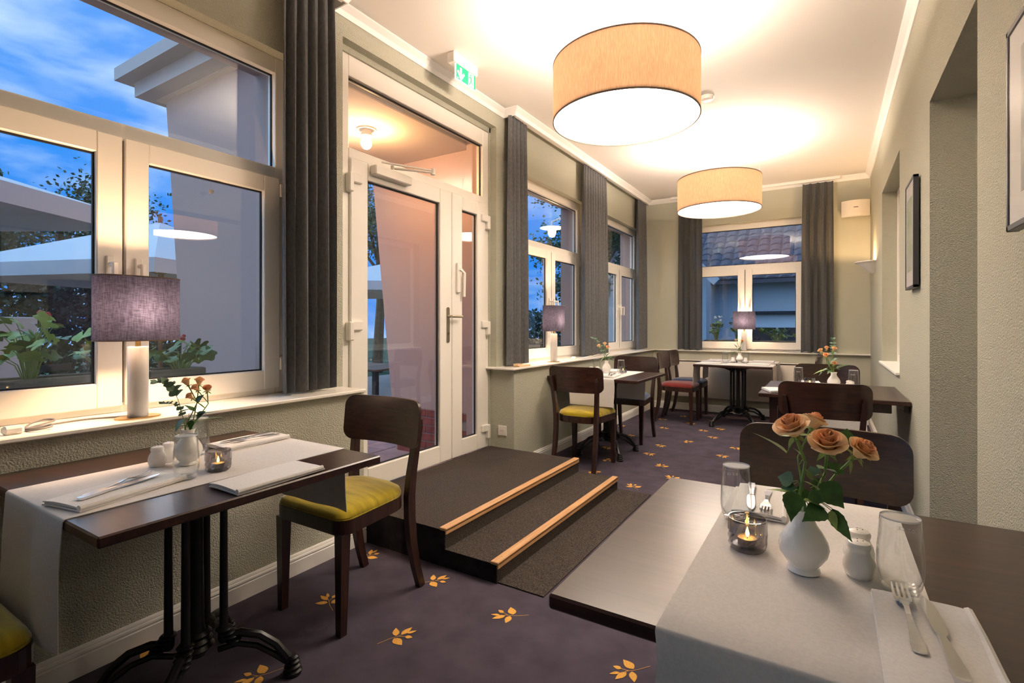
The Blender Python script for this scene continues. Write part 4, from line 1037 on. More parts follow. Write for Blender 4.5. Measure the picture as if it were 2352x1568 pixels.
vas = [(0.0005, 0.001), (0.024, 0.0), (0.0285, 0.003), (0.0275, 0.008), (0.0235, 0.012), (0.030, 0.020), (0.0395, 0.034), (0.0428, 0.047), (0.0405, 0.060), (0.0325, 0.076), (0.0225, 0.090), (0.0180, 0.101), (0.0185, 0.110), (0.0225, 0.119), (0.0215, 0.120), (0.0168, 0.110), (0.0160, 0.101), (0.020, 0.090), (0.030, 0.074), (0.036, 0.05), (0.02, 0.02), (0.0005, 0.018)]
VAS = MB().lathe(vas, 36).mesh('vase', 'porcelain')
def vase(label, x, y, z=TZ):
    return tag(link_mesh('flower_vase', VAS, None, (x, y, z)), label, 'vase', 'white porcelain vases')

# flowers -----------------------------------------------------------------------------------
def petal_mesh(r0, r1, half, h, curl, m):
    def fn(u, v):
        a = (u-0.5)*2*half*(0.45+0.85*sin(pi*(0.18+0.62*v))) * (1-0.5*max(0, v-0.75)*2*abs(u-0.5))
        rr_ = r0+(r1-r0)*v**0.8+curl*max(0, v-0.62)**1.5
        z = h*v - curl*0.9*max(0, v-0.72)**1.5 - h*0.10*(2*abs(u-0.5))**2*v
        return (rr_*sin(a), rr_*cos(a), z)
    return MB().slab(fn, 8, 6, 0.0006*(h/0.03)).mesh('petal', m)
PET = [(petal_mesh(0.0008, 0.0034, 1.7, 0.0300, 0.001, 'petal_peach'), 3, 0.003), (petal_mesh(0.002, 0.0066, 1.3, 0.0292, 0.003, 'petal_peach'), 4, 0.002), (petal_mesh(0.003, 0.0100, 1.05, 0.0278, 0.008, 'petal_peach'), 5, 0.001),
       (petal_mesh(0.004, 0.0140, 0.9, 0.0255, 0.018, 'petal_cream'), 5, 0.0), (petal_mesh(0.005, 0.0180, 0.8, 0.0222, 0.030, 'petal_cream'), 5, -0.001)]
def frame_to(axis):
    z = Vector(axis).normalized(); x = z.cross(Vector((0.3, 1, 0.2))).normalized(); y = z.cross(x); return Matrix((x, y, z)).transposed().to_4x4()
def leaf_mb(base, tip, width, m=None, up=(0, 0, 1), fold=0.25, droop=0.15, teeth=False):
    m = m or MB(); b, t = Vector(base), Vector(tip); d = (t-b)*(1.15 if teeth else 1.0); width *= 0.86 if teeth else 1.0; L = d.length; x = d.normalized(); s = x.cross(Vector(up))
    s = s.normalized() if s.length > 1e-3 else Vector((1, 0, 0)); n = s.cross(x).normalized(); K = 12
    V = []; Fc = []
    for k in range(K+1):
        q = k/K; w = width/2*max(0.03, 1.22*sin(pi*q**0.66)*(1-0.35*q*q))*(1.0+0.09*(k % 2 if teeth else 0)); c = b + d*q + n*(-droop*L*(q*q-q*0.6))
        V += [c - s*w + n*fold*w, c, c + s*w + n*fold*w]
    for k in range(K):
        a = k*3; Fc += [(a, a+3, a+4, a+1), (a+1, a+4, a+5, a+2)]
    return m.add(V, Fc, True)
VCUR = [Vector((0, 0, 0))]
def through_neck(target):          # stems leave a vase through its mouth
    d = Vector((target[0]-VCUR[0].x, target[1]-VCUR[0].y, 0)); return VCUR[0] + d.normalized()*0.0105 + Vector((0, 0, 0.123))
def rose(label, base, bloom, size, axis, leaves=(), detail=True, m_in='petal_peach', group=None):
    """one cut rose: stem from inside the vase to the bloom, sepals, petals and its own leaves"""
    base, bloom = Vector(base), Vector(bloom)
    t = thing('rose', label, 'rose', tuple(base), 0, group)
    ax = Vector(axis).normalized(); end = bloom - ax*0.012*size; mid = (base+end)/2 + Vector((random.uniform(-.004, .004), random.uniform(-.004, .004), 0.004))
    L = lambda p: Vector(p)-base
    mid2 = end - ax*(end-base).length*0.25
    nk = through_neck(bloom)
    s = MB(); s.tube([L(base), L(nk-Vector((0, 0, 0.02))), L(nk), L(nk*0.55+mid2*0.45), L(mid2), L(end)], [0.0022*max(size, 0.7)]*3 + [0.0021*max(size, 0.7), 0.0019*max(size, 0.7), 0.0026*size], 7)
    s.build('stem', 'rose_stem', t)
    cal = MB(); M4 = Matrix.Translation(L(bloom)) @ frame_to(ax) @ Matrix.Scale(size, 4)
    cal.lathe([(0.0015, -0.013), (0.0045, -0.009), (0.0050, -0.004), (0.0035, 0.0)], 10)
    for k in range(5): a = k*1.257; leaf_mb((0.003*cos(a), 0.003*sin(a), -0.006), (0.021*cos(a), 0.021*sin(a), -0.007-0.006*(k % 2)), 0.006, cal)
    cal.v = [tuple(M4 @ Vector(p)) for p in cal.v]; cal.build('calyx', 'rose_leaf_pale', t)
    if detail:
        for me, cnt, z in PET:
            off = random.uniform(0, 6)
            for k in range(cnt):
                o = link_mesh('petal', me, t); R = Matrix.Rotation(off+k*2*pi/cnt+random.uniform(-.12, .12), 4, 'Z') @ Matrix.Rotation(random.uniform(-.08, .08), 4, 'X')
                o.matrix_local = M4 @ Matrix.Translation((0, 0, z-0.004)) @ R
    else:
        b = MB()
        for me, cnt, z in PET[:4]:
            off = random.uniform(0, 6)
            for k in range(cnt):
                R = M4 @ Matrix.Translation((0, 0, z-0.004)) @ Matrix.Rotation(off+k*2*pi/cnt, 4, 'Z'); o = len(b.v)
                b.v += [tuple(R @ v.co) for v in me.vertices]; b.f += [tuple(i+o for i in p.vertices) for p in me.polygons]; b.sm += [True]*len(me.polygons)
        b.build('bloom', m_in, t)
    for lf in leaves:
        p, q, w = lf[0], lf[1], lf[2]; mm = lf[3] if len(lf) > 3 else 'rose_leaf'
        f = leaf_mb(L(p), L(q), w, teeth=True, up=lf[4] if len(lf) > 4 else (0, 0, 1)); j = MB()
        f.build('leaf', mm, t)
        # petiole back to the stem
        near_s = min([nk+(mid2-nk)*k/6 for k in range(7)] + [end], key=lambda c: (c-Vector(p)).length)
        MB().tube([L(near_s), L((near_s+Vector(p))/2+Vector((0, 0, 0.004))), L(p)], 0.0009, 5).build('petiole', 'rose_stem', t)
    return t
def sprig(label, base, pts, n, lw, name='eucalyptus_twig', m='eucalyptus_leaf', cat='twig'):
    base = Vector(base); P = [base, through_neck(pts[-1])]+[Vector(p) for p in pts[1:]]; t = thing(name, label, cat, tuple(base)); Q = []
    for i in range(len(P)-1):
        for k in range(8):
            u = k/8; p0, p1, p2, p3 = P[max(i-1,0)], P[i], P[i+1], P[min(i+2,len(P)-1)]
            Q.append(0.5*((2*p1)+(p2-p0)*u+(2*p0-5*p1+4*p2-p3)*u*u+(3*p1-p0-3*p2+p3)*u**3))
    Q.append(P[-1]); MB().tube([q-base for q in Q], [0.0014*(1-0.5*i/len(Q)) for i in range(len(Q))], 6).build('stem', 'rose_stem', t)
    r = random.Random(len(label))
    for k in range(n):
        i = int(len(Q)*(0.5+0.49*k/n)); i = min(i, len(Q)-1); q = Q[i]; a = r.uniform(0, 6.28); sc = lw*(1.15-0.5*k/n)
        d = Vector((cos(a), sin(a)*0.6, r.uniform(0.1, 0.8))).normalized()*sc
        for sg in (1, -1):
            dd = Vector((d.x*sg, d.y*sg, d.z)); leaf_mb(q-base, q-base+dd, sc*0.85, fold=0.1, up=(0.3*sg, -0.6, 1)).build('leaf', m, t)
    return t

# --- table by the wide doorway
V2 = Vector((-0.041, 1.118, TZ)); m2 = V2 + Vector((0, 0, 0.112))
vase('white porcelain vase holding the large open roses', V2.x, V2.y)
def N2(px, py, back=0.0): return near(px, py, (V2.x + SI*-back, V2.y + CO*back))
VCUR[0] = V2; b2 = lambda dx, dy: V2 + Vector((dx, dy, 0.03))
rose('open peach rose on the tallest stem, paired with a half-hidden bloom', b2(-0.006, 0), N2(1824, 992), 1.36, (-0.25, -0.45, 0.9),
     [(N2(1806, 1040), N2(1742, 996), 0.026, 'rose_leaf_pale'), (N2(1826, 1135), N2(1768, 1123, 0.01), 0.018, 'rose_leaf_pale'), (N2(1822, 1128, -0.01), N2(1818, 1188, -0.035), 0.034, 'rose_leaf', (0.2, -1, 0.3)), (N2(1822, 1105, 0.01), N2(1790, 1095, 0.03), 0.030, 'eucalyptus_leaf', (0, -1, 0.5)), (N2(1824, 1112, 0.01), N2(1796, 1126, 0.02), 0.024, 'rose_leaf', (0, -1, 0.6)), (N2(1832, 1140, 0.01), N2(1858, 1128, 0.02), 0.03, 'rose_leaf', (0, -1, 0.5))], group='roses in the doorway table vase')
rose('peach rose half hidden behind the tallest open rose', b2(0.002, 0.008), N2(1866, 977, 0.055), 1.0, (0.35, 0.3, 0.9), [(N2(1848, 1055, 0.02), N2(1826, 1030, 0.02), 0.014, 'rose_leaf_pale')], group='roses in the doorway table vase')
rose('open peach rose in the middle of the doorway table vase', b2(0.006, -0.004), N2(1900, 1027), 1.36, (0.05, -0.5, 0.85),
     [(N2(1885, 1110, 0.01), N2(1933, 1160, -0.01), 0.046, 'rose_leaf', (0, -1, 0.6)), (N2(1845, 1148, -0.02), N2(1897, 1168, -0.03), 0.026, 'rose_leaf_pale'), (N2(1893, 1168, -0.03), N2(1850, 1192, -0.045), 0.036, 'rose_leaf', (0, -1, 0.6)), (N2(1880, 1075, 0.02), N2(1918, 1082, 0.03), 0.03, 'rose_leaf'), (N2(1880, 1125), N2(1850, 1105), 0.022, 'rose_leaf_pale'), (N2(1862, 1120, 0.02), N2(1905, 1118, 0.03), 0.034, 'rose_leaf', (0, -1, 0.5)), (N2(1856, 1140, -0.01), N2(1888, 1150, -0.02), 0.03, 'rose_leaf', (0, -1, 0.7)), (N2(1862, 1100, 0.02), N2(1852, 1078, 0.03), 0.012, 'rose_leaf_pale', (1, -1, 0)), (N2(1872, 1092, 0.03), N2(1862, 1072, 0.04), 0.026, 'eucalyptus_leaf', (0, -1, 0.3))], group='roses in the doorway table vase')
rose('peach rose leaning out over the salt shaker', b2(0.010, 0.002), N2(1972, 1042, 0.01), 1.2, (0.55, -0.3, 0.75),
     [(N2(1940, 1020, 0.045), N2(1946, 988, 0.055), 0.038, 'rose_leaf', (0.3, -1, 0.2)), (N2(1912, 1168, -0.01), N2(1950, 1236, -0.03), 0.030, 'rose_leaf', (-0.6, -1, 0.2)), (N2(1910, 1172, -0.01), N2(1920, 1212, -0.02), 0.018, 'rose_leaf_pale', (-0.6, -1, 0.2)), (N2(1952, 1055), N2(1954, 1086), 0.008, 'rose_leaf_pale', (1, -1, 0)), (N2(1912, 1084, 0.04), N2(1930, 1066, 0.045), 0.03, 'rose_leaf', (0, -1, 0.5))], group='roses in the doorway table vase')
candle('beside the large open roses', -0.145, 1.168)
tumbler('tall clear tumbler with an etched mark beside the fork and knife', 0.106, 1.118, TZ, True, 0.35)
tumbler('clear tumbler between the candle and a folded napkin, doorway table', -0.189, 1.325, TZ, True, -0.4)
shaker('salt_shaker', 'white porcelain shaker in front of its twin by the tall tumbler', 0.048, 1.150)
shaker('pepper_shaker', 'white porcelain shaker behind its twin under the leaning rose', 0.050, 1.212)
napkin('white napkin under fork and knife on the doorway table', 0.128, 0.935, 0.0, TZ, 0.96, 1.0)
cutlery('fork', 'steel fork on the napkin in front of the tall tumbler', 0.104, 0.99, 0.03, TZ+0.0165)
cutlery('knife', 'steel knife on the napkin in front of the tall tumbler', 0.137, 0.955, 0.06, TZ+0.0165)
napkin('white napkin with cutlery behind the candle on the doorway table', -0.152, 1.478, 0.05, TZ, 0.85, 0.85)
cutlery('fork', 'steel fork on the napkin behind the doorway table candle', -0.135, 1.455, pi+0.05, TZ+0.0165)
cutlery('knife', 'steel knife on the napkin behind the doorway table candle', -0.172, 1.47, pi+0.12, TZ+0.0165)

# --- marble lamp table
V1 = Vector((-1.826, 0.886, TZ)); vase('white porcelain vase of small roses and eucalyptus on the marble lamp table', V1.x, V1.y)
def N1(px, py, back=0.0): return near(px, py, (V1.x - SI*back, V1.y + CO*back))
VCUR[0] = V1; b1 = lambda dx, dy: V1 + Vector((dx, dy, 0.03)); G1 = 'small roses on the marble lamp table'
rose('small peach rose next to the eucalyptus twig', b1(-.006, 0), N1(431, 882), 0.86, (-.3, -.3, .9), [(N1(428, 975), N1(384, 985), 0.022, 'rose_leaf_pale'), (N1(424, 962, -0.02), N1(404, 988, -0.045), 0.034, 'rose_leaf', (0, -1, .5))], False, group=G1)
rose('small cream rose at the top of the marble lamp bouquet', b1(0, .005), N1(457, 881, .02), 0.86, (.2, 0, 1), [], False, 'petal_cream', G1)
rose('small peach rose in the centre of the marble lamp bouquet', b1(.003, -.004), N1(452, 894, -.01), 0.72, (0, -.6, .8), [(N1(447, 945), N1(425, 930), 0.026), (N1(452, 960), N1(470, 945), 0.03, 'eucalyptus_leaf', (0, -1, .5))], False, group=G1)
rose('small peach rose leaning towards the steps, marble lamp bouquet', b1(.008, .002), N1(476, 896), 0.76, (.5, -.3, .8), [(N1(450, 955), N1(485, 945), 0.022), (N1(455, 968), N1(508, 956), 0.018, 'rose_leaf_pale'), (N1(452, 925), N1(466, 908), 0.03, 'rose_leaf', (0, -1, .4))], False, group=G1)
rose('lowest small peach rose of the marble lamp bouquet', b1(.002, -.008), N1(440, 913, -.02), 0.70, (-.1, -.7, .7), [(N1(440, 965, -.01), N1(437, 985, -.02), 0.02), (N1(434, 940), N1(410, 948), 0.028)], False, group=G1)
sprig('grey green eucalyptus twig arching over the window sill', b1(-.004, .006), [N1(436, 970), N1(405, 908, .03), N1(380, 878, .03), N1(350, 882, .03)], 9, 0.030)
sprig('short eucalyptus twig with tiny leaves under the arching one', b1(-.008, .004), [N1(432, 965), N1(408, 932, .012), N1(368, 927, .012)], 7, 0.017)
tumbler('clear tumbler standing before the marble lamp table vase', -1.660, 0.800, TZ, False)
tumbler('clear tumbler touching the cutlery napkin on the marble lamp table', -2.035, 1.020, TZ)
tumbler('clear tumbler half hidden behind the marble lamp table vase', -1.935, 0.975, TZ)
shaker('salt_shaker', 'white porcelain shaker at the window side of the marble lamp vase', -1.925, 0.872)
shaker('pepper_shaker', 'white porcelain shaker tucked behind the marble lamp table tumbler', -1.892, 0.822)
candle('on the marble lamp table', -1.672, 0.902)
napkin('white napkin with a fork at the hanging end of the marble lamp runner', -1.685, 0.64, 0.22, TZ, 1.05, 1.0)
cutlery('fork', 'steel fork on the napkin at the hanging runner end', -1.705, 0.645, 0.36, TZ+0.0165)
cutlery('knife', 'steel knife half tucked in the napkin at the hanging runner end', -1.672, 0.640, 0.30, TZ+0.0165)
napkin('white napkin with cutlery at the chair end of the marble lamp table', -1.955, 1.178, 0.02, TZ, 1.0, 0.92)
cutlery('fork', 'steel fork at the chair end of the marble lamp table', -1.935, 1.19, pi-0.06, TZ+0.0165)
cutlery('knife', 'steel knife at the chair end of the marble lamp table', -1.970, 1.18, pi+0.04, TZ+0.0165)
napkin('white napkin lying alone on the bare wood of the marble lamp table', -1.452, 0.94, 0.02, TT, 1.02, 1.0)

# --- table below the niche
V3 = Vector((0.030, 4.45, TZ)); vase('white porcelain vase on the table below the niche', V3.x, V3.y)
def N3(px, py, back=0.0): return near(px, py, (V3.x - SI*back, V3.y + CO*back))
VCUR[0] = V3; b3 = lambda dx, dy: V3 + Vector((dx, dy, 0.03)); G3 = 'peach roses on the table below the niche'
rose('peach rose farthest from the niche in the niche table bouquet', b3(-.006, 0), N3(1887, 808), 1.05, (-.5, -.3, .8), [(N3(1905, 848), N3(1872, 856), 0.035, 'rose_leaf_pale'), (N3(1900, 845), N3(1882, 860), 0.03)], False, 'petal_cream', group=G3)
rose('peach rose at the top middle of the niche table bouquet', b3(0, .005), N3(1899, 802, .03), 0.95, (-.1, 0, 1), [], False, group=G3)
rose('peach rose beside the upright eucalyptus, niche table', b3(.004, 0), N3(1915, 804), 1.05, (.2, -.3, .9), [(N3(1910, 835), N3(1922, 822), 0.04)], False, 'petal_cream', group=G3)
rose('peach rose facing the room in the niche table bouquet', b3(-.002, -.005), N3(1897, 818, -.045), 1.05, (-.1, -.6, .8), [(N3(1905, 840), N3(1892, 832), 0.03, 'rose_leaf_pale')], False, group=G3)
rose('small low peach rose of the niche table bouquet', b3(.004, -.006), N3(1916, 836, -.02), 0.85, (.1, -.7, .7), [(N3(1922, 846), N3(1950, 837), 0.055), (N3(1910, 850, -0.03), N3(1901, 857, -0.05), 0.03), (N3(1920, 846, -0.02), N3(1929, 849, -0.04), 0.03)], False, group=G3)
sprig('upright eucalyptus twig in the niche table vase', b3(.004, .004), [N3(1914, 830), N3(1913, 800, .06), N3(1914, 776, .06)], 7, 0.028)
tumbler('clear tumbler holding a napkin tip on the niche table', -0.205, 4.62, TZ, True, 3.1)
tumbler('clear tumbler beside the pale wall on the niche table', 0.155, 4.56, TZ, True, 3.3)
candle('on the table below the niche', -0.125, 4.50)
shaker('salt_shaker', 'white porcelain shaker before the tumbler on the niche table', 0.125, 4.44); shaker('pepper_shaker', 'white porcelain shaker beside the niche table vase', 0.135, 4.37)
napkin('white napkin loosely folded on the bare corner of the niche table', -0.325, 4.08, 0.35, TT, 0.9, 0.8)
napkin('white napkin with cutlery before the niche table chair back', 0.0, 4.10, 0.0, TZ); cutlery('fork', 'steel fork on the niche table', -0.02, 4.10, 0.05, TZ+0.0165); cutlery('knife', 'steel knife on the niche table', 0.025, 4.10, 0.0, TZ+0.0165)
napkin('white napkin behind the niche table roses', -0.12, 4.685, 0.1, TZ, 0.9, 0.8)

# --- table behind the steps
V4 = Vector((-1.845, 4.73, TZ)); vase('white porcelain vase on the table behind the steps', V4.x, V4.y)
def N4(px, py, back=0.0): return near(px, py, (V4.x - SI*back, V4.y + CO*back))
VCUR[0] = V4; b4 = lambda dx, dy: V4 + Vector((dx, dy, 0.03)); G4 = 'yellow peach roses on the table behind the steps'
rose('yellow peach rose leaning to the window, table behind the steps', b4(-.006, 0), N4(1377, 796), 1.05, (-.4, -.4, .8), [(N4(1390, 820), N4(1378, 830), 0.04, 'rose_leaf_pale')], False, 'petal_cream', group=G4)
rose('topmost yellow peach rose, table behind the steps', b4(0, .004), N4(1389, 792), 1.05, (.1, -.2, 1), [(N4(1391, 815), N4(1384, 806), 0.04)], False, 'petal_cream', group=G4)
rose('yellow peach rose leaning to the candle, table behind the steps', b4(.004, -.004), N4(1395, 799), 1.0, (.4, -.5, .8), [(N4(1396, 825), N4(1412, 818), 0.055), (N4(1399, 825, -0.02), N4(1411, 829, -0.04), 0.04), (N4(1392, 820), N4(1400, 810), 0.04)], False, group=G4)
sprig('thin leafy twig pointing to the window, table behind the steps', b4(-.004, .004), [N4(1388, 815), N4(1375, 786, .05), N4(1358, 775, .05)], 7, 0.026)
tumbler('clear tumbler with candle light behind it on the steps table', -1.688, 4.705, TZ)
candle('on the table behind the steps', -1.705, 4.805)
tumbler('clear tumbler behind the steps table vase', -1.965, 4.775, TZ)
shaker('salt_shaker', 'white porcelain shaker on the steps table by the window', -1.95, 4.60); shaker('pepper_shaker', 'white porcelain shaker on the steps table next to the vase', -1.90, 4.635)
napkin('white napkin with cutlery at the yellow chair side of the steps table', -1.69, 4.42, 0.15, TZ, 1.0, 0.95); cutlery('fork', 'steel fork at the yellow chair side of the steps table', -1.70, 4.43, 0.3, TZ+0.0165); cutlery('knife', 'steel knife at the yellow chair side of the steps table', -1.665, 4.43, 0.2, TZ+0.0165)
napkin('white napkin at the blue chair side of the steps table', -1.86, 4.905, 0.1, TZ, 1.0, 0.9)

# --- radiator table
V5 = Vector((-0.945, 6.90, TT+0.0004)); vase('white porcelain vase on the radiator table', V5.x, V5.y, TT)
def N5(px, py, back=0.0): return near(px, py, (V5.x - SI*back, V5.y + CO*back))
VCUR[0] = V5; b5 = lambda dx, dy: V5 + Vector((dx, dy, 0.03)); G5 = 'roses on the radiator table'
rose('single orange peach rose on the radiator table', b5(.004, 0), N5(1704, 785), 1.25, (.3, -.4, .8), [(N5(1696, 805), N5(1703, 795), 0.035), (N5(1700, 800, 0.02), N5(1696, 793, 0.03), 0.03)], False, group=G5)
rose('cream rose beside the orange one on the radiator table', b5(-.004, 0), N5(1691, 783), 1.0, (-.3, -.3, .9), [(N5(1690, 807), N5(1682, 813), 0.035), (N5(1692, 798), N5(1686, 790), 0.035), (N5(1697, 806, -0.03), N5(1705, 804, -0.04), 0.03)], False, 'petal_cream', group=G5)
for lb, px, py in (('clear tumbler nearest the room on the radiator table', 1665.5, 835), ('clear tumbler beside the radiator table candle', 1714, 833), ('clear tumbler at the window side of the radiator table', 1731, 825.5), ('clear tumbler half hidden by the radiator table vase', 1685, 827)):
    p = atz(px, py, TT); lb = lb.replace('nearest the room', 'standing alone'); tumbler(lb, p.x, p.y, TZ if (6.40 < p.y < 6.80 or 6.96 < p.y < 7.33) else TT)
p = atz(1697, 832, TT); candle('on the radiator table', p.x, p.y, TZ if p.y < 6.80 else TT)
shaker('salt_shaker', 'white porcelain shaker on the radiator table by the vase', -1.02, 6.88, TT); shaker('pepper_shaker', 'white porcelain shaker on the radiator table by the candle', -0.875, 6.88, TT)
napkin('white napkin at the red chair on the radiator table', -1.22, 6.55, pi/2, TZ, 0.9, 0.85); napkin('white napkin at the corner chair on the radiator table', -1.22, 7.12, pi/2, TZ, 0.9, 0.85)
napkin('white napkin opposite the red chair on the radiator table', -0.70, 6.57, pi/2, TZ, 0.9, 0.85); napkin('white napkin opposite the corner chair on the radiator table', -0.70, 7.12, pi/2, TZ, 0.9, 0.85)
for k, (lb, y, x) in enumerate((('red chair', 6.60, -1.22), ('corner chair', 7.15, -1.22))): cutlery('fork', 'steel fork at the %s of the radiator table' % lb, x, y, -pi/2, TZ+0.0165)

# ================================================================= OUTSIDE THE WINDOWS
struct('ground', MB().box(-40, 30, -25, 45, -0.35, -0.16), 'lawn', 'dusky lawn around the house')
tp = struct('terrace_paving', MB().box(-9.5, XL_OUT, -6, 12, -0.17, -0.035), 'mortar', 'terrace of pinkish stone slabs outside the door')
pm = [MB().rbox(0.006, 0.494, 0.006, 0.294, 0, 0.03, 0.004).mesh('paving_slab', 'paver_rose')]
for i in range(11):
    for j in range(17):
        x = XL_OUT-0.5*(i+1); y = 0.6+0.3*j+(0.15 if i % 2 else 0)
        if y > 5.2: continue
        link_mesh('paving_slab', pm[0], tp, (x, y, -0.032+random.uniform(0, 0.003)))
dm = MB().rbox(-3.45, -2.82, 2.35, 3.05, -0.002, 0.016, 0.004).build('door_mat', 'door_mat'); tag(dm, 'grey blue bristle mat outside the terrace door', 'door mat')
# porch
po = thing('entrance_porch', 'plastered entrance porch with flat boarded eaves around the terrace door', 'porch', (-3.3, 2.83, -0.03))
def batter(y0, y1, name):
    m = MB(); P = [(XL_OUT, -0.03), (-3.63, -0.03), (-3.63-0.12*2.82, 2.79), (XL_OUT, 2.79)]
    m.add([(x, y0, z) for x, z in P] + [(x, y1, z) for x, z in P], [(0,1,2,3), (7,6,5,4)] + [(k, (k+1) % 4, 4+(k+1) % 4, 4+k) for k in range(4)])
    return m.build(name, 'plaster_mauve', po, world=True)
batter(1.78, 1.96, 'wing_wall'); wf = batter(3.69, 3.87, 'wing_wall')
MB().box(-4.02, XL_OUT, 1.74, 3.91, 2.79, 2.80).build('porch_ceiling', 'plaster_ceiling', po, world=True)
MB().box(-4.10, XL_OUT, 1.64, 4.01, 2.80, 2.90).build('soffit_board', 'eave_board', po, world=True)
MB().box(-4.18, XL_OUT, 1.55, 4.10, 2.90, 2.985).build('fascia_board', 'eave_board', po, world=True)
bk = MB().rbox(0, 0.24, 0, 0.012, 0, 0.065, 0.003).mesh('brick', 'brick_red')
MB().box(-3.62, XL_OUT, 3.682, 3.69, -0.03, 0.43).build('brick_plinth', 'mortar', po, world=True)
for r_ in range(6):
    for c_ in range(4):
        x = -3.60+0.25*c_+(0.12 if r_ % 2 else 0.0)
        if x+0.24 > XL_OUT: continue
        o = link_mesh('brick', bk, po, (x+3.3, 3.674-2.83, -0.02+0.075*r_+0.03))
pl = thing('porch_lamp', 'bare warm bulb lamp on the porch ceiling', 'porch lamp', (-3.15, 2.87, 2.79))
MB().lathe([(0.075, -0.012), (0.08, 0.0)], 24).build('base_plate', 'enamel_white', pl); MB().lathe([(0.03, -0.075), (0.05, -0.06), (0.035, -0.012)], 20).build('holder', 'enamel_white', pl)
_b = MB(); _b.ball((0, 0, -0.115), 0.042, 14, 10, 1.15); _b.build('bulb', 'bulb_porch', pl)
# facade lamp between the two far windows
fl_ = thing('facade_lamp', 'white enamel disc lamp on a bracket outside between two windows', 'outdoor lamp', (-2.97, 5.75, 2.40))
MB().tube([(0.27, 0, 0.14), (0.1, 0, 0.15), (0, 0, 0.12), (0, 0, 0.06)], 0.012, 8).build('bracket', 'enamel_white', fl_)
MB().lathe([(0.03, 0.075), (0.05, 0.07), (0.15, 0.045), (0.152, 0.04), (0.05, 0.06), (0.02, 0.06)], 28).build('shade', 'enamel_white', fl_)
MB().lathe([(0.0005, -0.075), (0.03, -0.068), (0.048, -0.03), (0.05, 0.03), (0.03, 0.055)], 20).build('glass_globe', 'bulb_globe', fl_)

# window boxes with geraniums
def geranium_leaf():
    P = []
    for k in range(33):
        a = -pi+0.35+(2*pi-0.7)*k/32; r = 1+0.14*cos(a*5); P.append((r*cos(a), r*sin(a)))
    V = [(0, 0, 0)] + [(x*0.62, y*0.62, 0.10) for x, y in P] + [(x, y, 0.05+0.10*sin(3*math.atan2(y, x))) for x, y in P]
    n = len(P); Fc = [(0, k+1, k+2) for k in range(n-1)] + [(k+1, n+k+1, n+k+2, k+2) for k in range(n-1)]
    return MB().add(V, Fc, True)
GL = [geranium_leaf().mesh('geranium_leaf', 'geranium_leaf'), geranium_leaf().mesh('geranium_leaf', 'geranium_leaf_dark')]
def geranium(label, base, n, spread, h, seed, blooms=0, bm='flower_red', dark=0.35):
    r = random.Random(seed); t = thing('geranium', label, 'plant', tuple(base), 0, 'geraniums in the window boxes')
    for k in range(n):
        a = r.uniform(0, 6.28); q = sqrt(r.random()); tip = Vector((spread[0]*q*cos(a), spread[1]*q*sin(a), h*r.uniform(0.45, 1.0)))
        s = MB(); s.tube([(tip.x*0.1, tip.y*0.1, 0), (tip.x*0.5, tip.y*0.5, tip.z*0.75), tuple(tip)], [0.0030, 0.0022, 0.0014], 5); st_ = s.build('stem', 'geranium_stem', t)
        sc = r.uniform(0.022, 0.042); link_mesh('leaf', GL[1 if r.random() < dark else 0], st_, tip, (r.uniform(-0.9, 0.9), r.uniform(-0.9, 0.9), r.uniform(0, 6.28)), (sc, sc, sc))
    for k in range(blooms):
        a = r.uniform(0, 6.28); tip = Vector((spread[0]*0.6*cos(a), spread[1]*0.6*sin(a), h*r.uniform(1.05, 1.3)))
        s = MB(); s.tube([(0, 0, 0), tuple(tip*0.6), tuple(tip)], 0.0016, 5); st_ = s.build('flower_stalk', 'geranium_stem', t)
        b = MB()
        for j in range(9): b.ball(tuple(tip+Vector((r.uniform(-.02, .02), r.uniform(-.02, .02), r.uniform(-.01, .015)))), 0.009, 6, 4)
        b.build('blossom', bm, st_)
    return t
def planter(label, x, y, rz, L):
    t = thing('window_box', label, 'planter', (x, y, 0.845), rz, 'weathered window boxes')
    for q in range(3):
        MB().rbox(-L/2, L/2, -0.085, -0.070, 0.002+q*0.052, 0.050+q*0.052, 0.003).build('slat', 'planter_grey', t)
        MB().rbox(-L/2, L/2, 0.070, 0.085, 0.002+q*0.052, 0.050+q*0.052, 0.003).build('slat', 'planter_grey', t)
    for sx in (-1, 1): MB().rbox(min(sx*L/2, sx*(L/2-0.018)), max(sx*L/2, sx*(L/2-0.018)), -0.07, 0.07, 0, 0.155, 0.003).build('end_board', 'planter_grey', t)
    MB().box(-L/2+0.015, L/2-0.015, -0.068, 0.068, 0, 0.125).build('soil', 'soil', t); return t
MB_s = [(-2.62, WC[0]), (-2.62, WC[1]), (-2.62, WC[2])]
for k, (x, y) in enumerate(MB_s):
    o = MB().rbox(-3.02, -2.545, y-0.70, y+0.70, 0.825, 0.845, 0.003).build('outer_sill', 'planter_grey'); tag(o, ('weathered outer ledge below the sky view window', 'weathered outer ledge below the window past the steps', 'weathered outer ledge below the corner window')[k], None, None, 'structure')
o = MB().rbox(-0.98-0.70, -0.98+0.70, 7.74, 8.2, 0.825, 0.845, 0.003).build('outer_sill', 'planter_grey'); tag(o, 'weathered outer ledge below the end wall window', None, None, 'structure')
planter('weathered slatted window box outside the sky view window', -2.85, 0.62, pi/2, 1.05)
geranium('geranium with big light leaves at the far end of the sky view window box', (-2.84, 1.00, 0.96), 24, (0.12, 0.075), 0.24, 11)
geranium('geranium trailing in front of the slats, sky view window box', (-2.80, 0.745, 0.96), 32, (0.15, 0.095), 0.28, 12, 1)
geranium('geranium at the outer end of the sky view window box', (-2.84, 0.45, 0.96), 28, (0.14, 0.115), 0.27, 13)
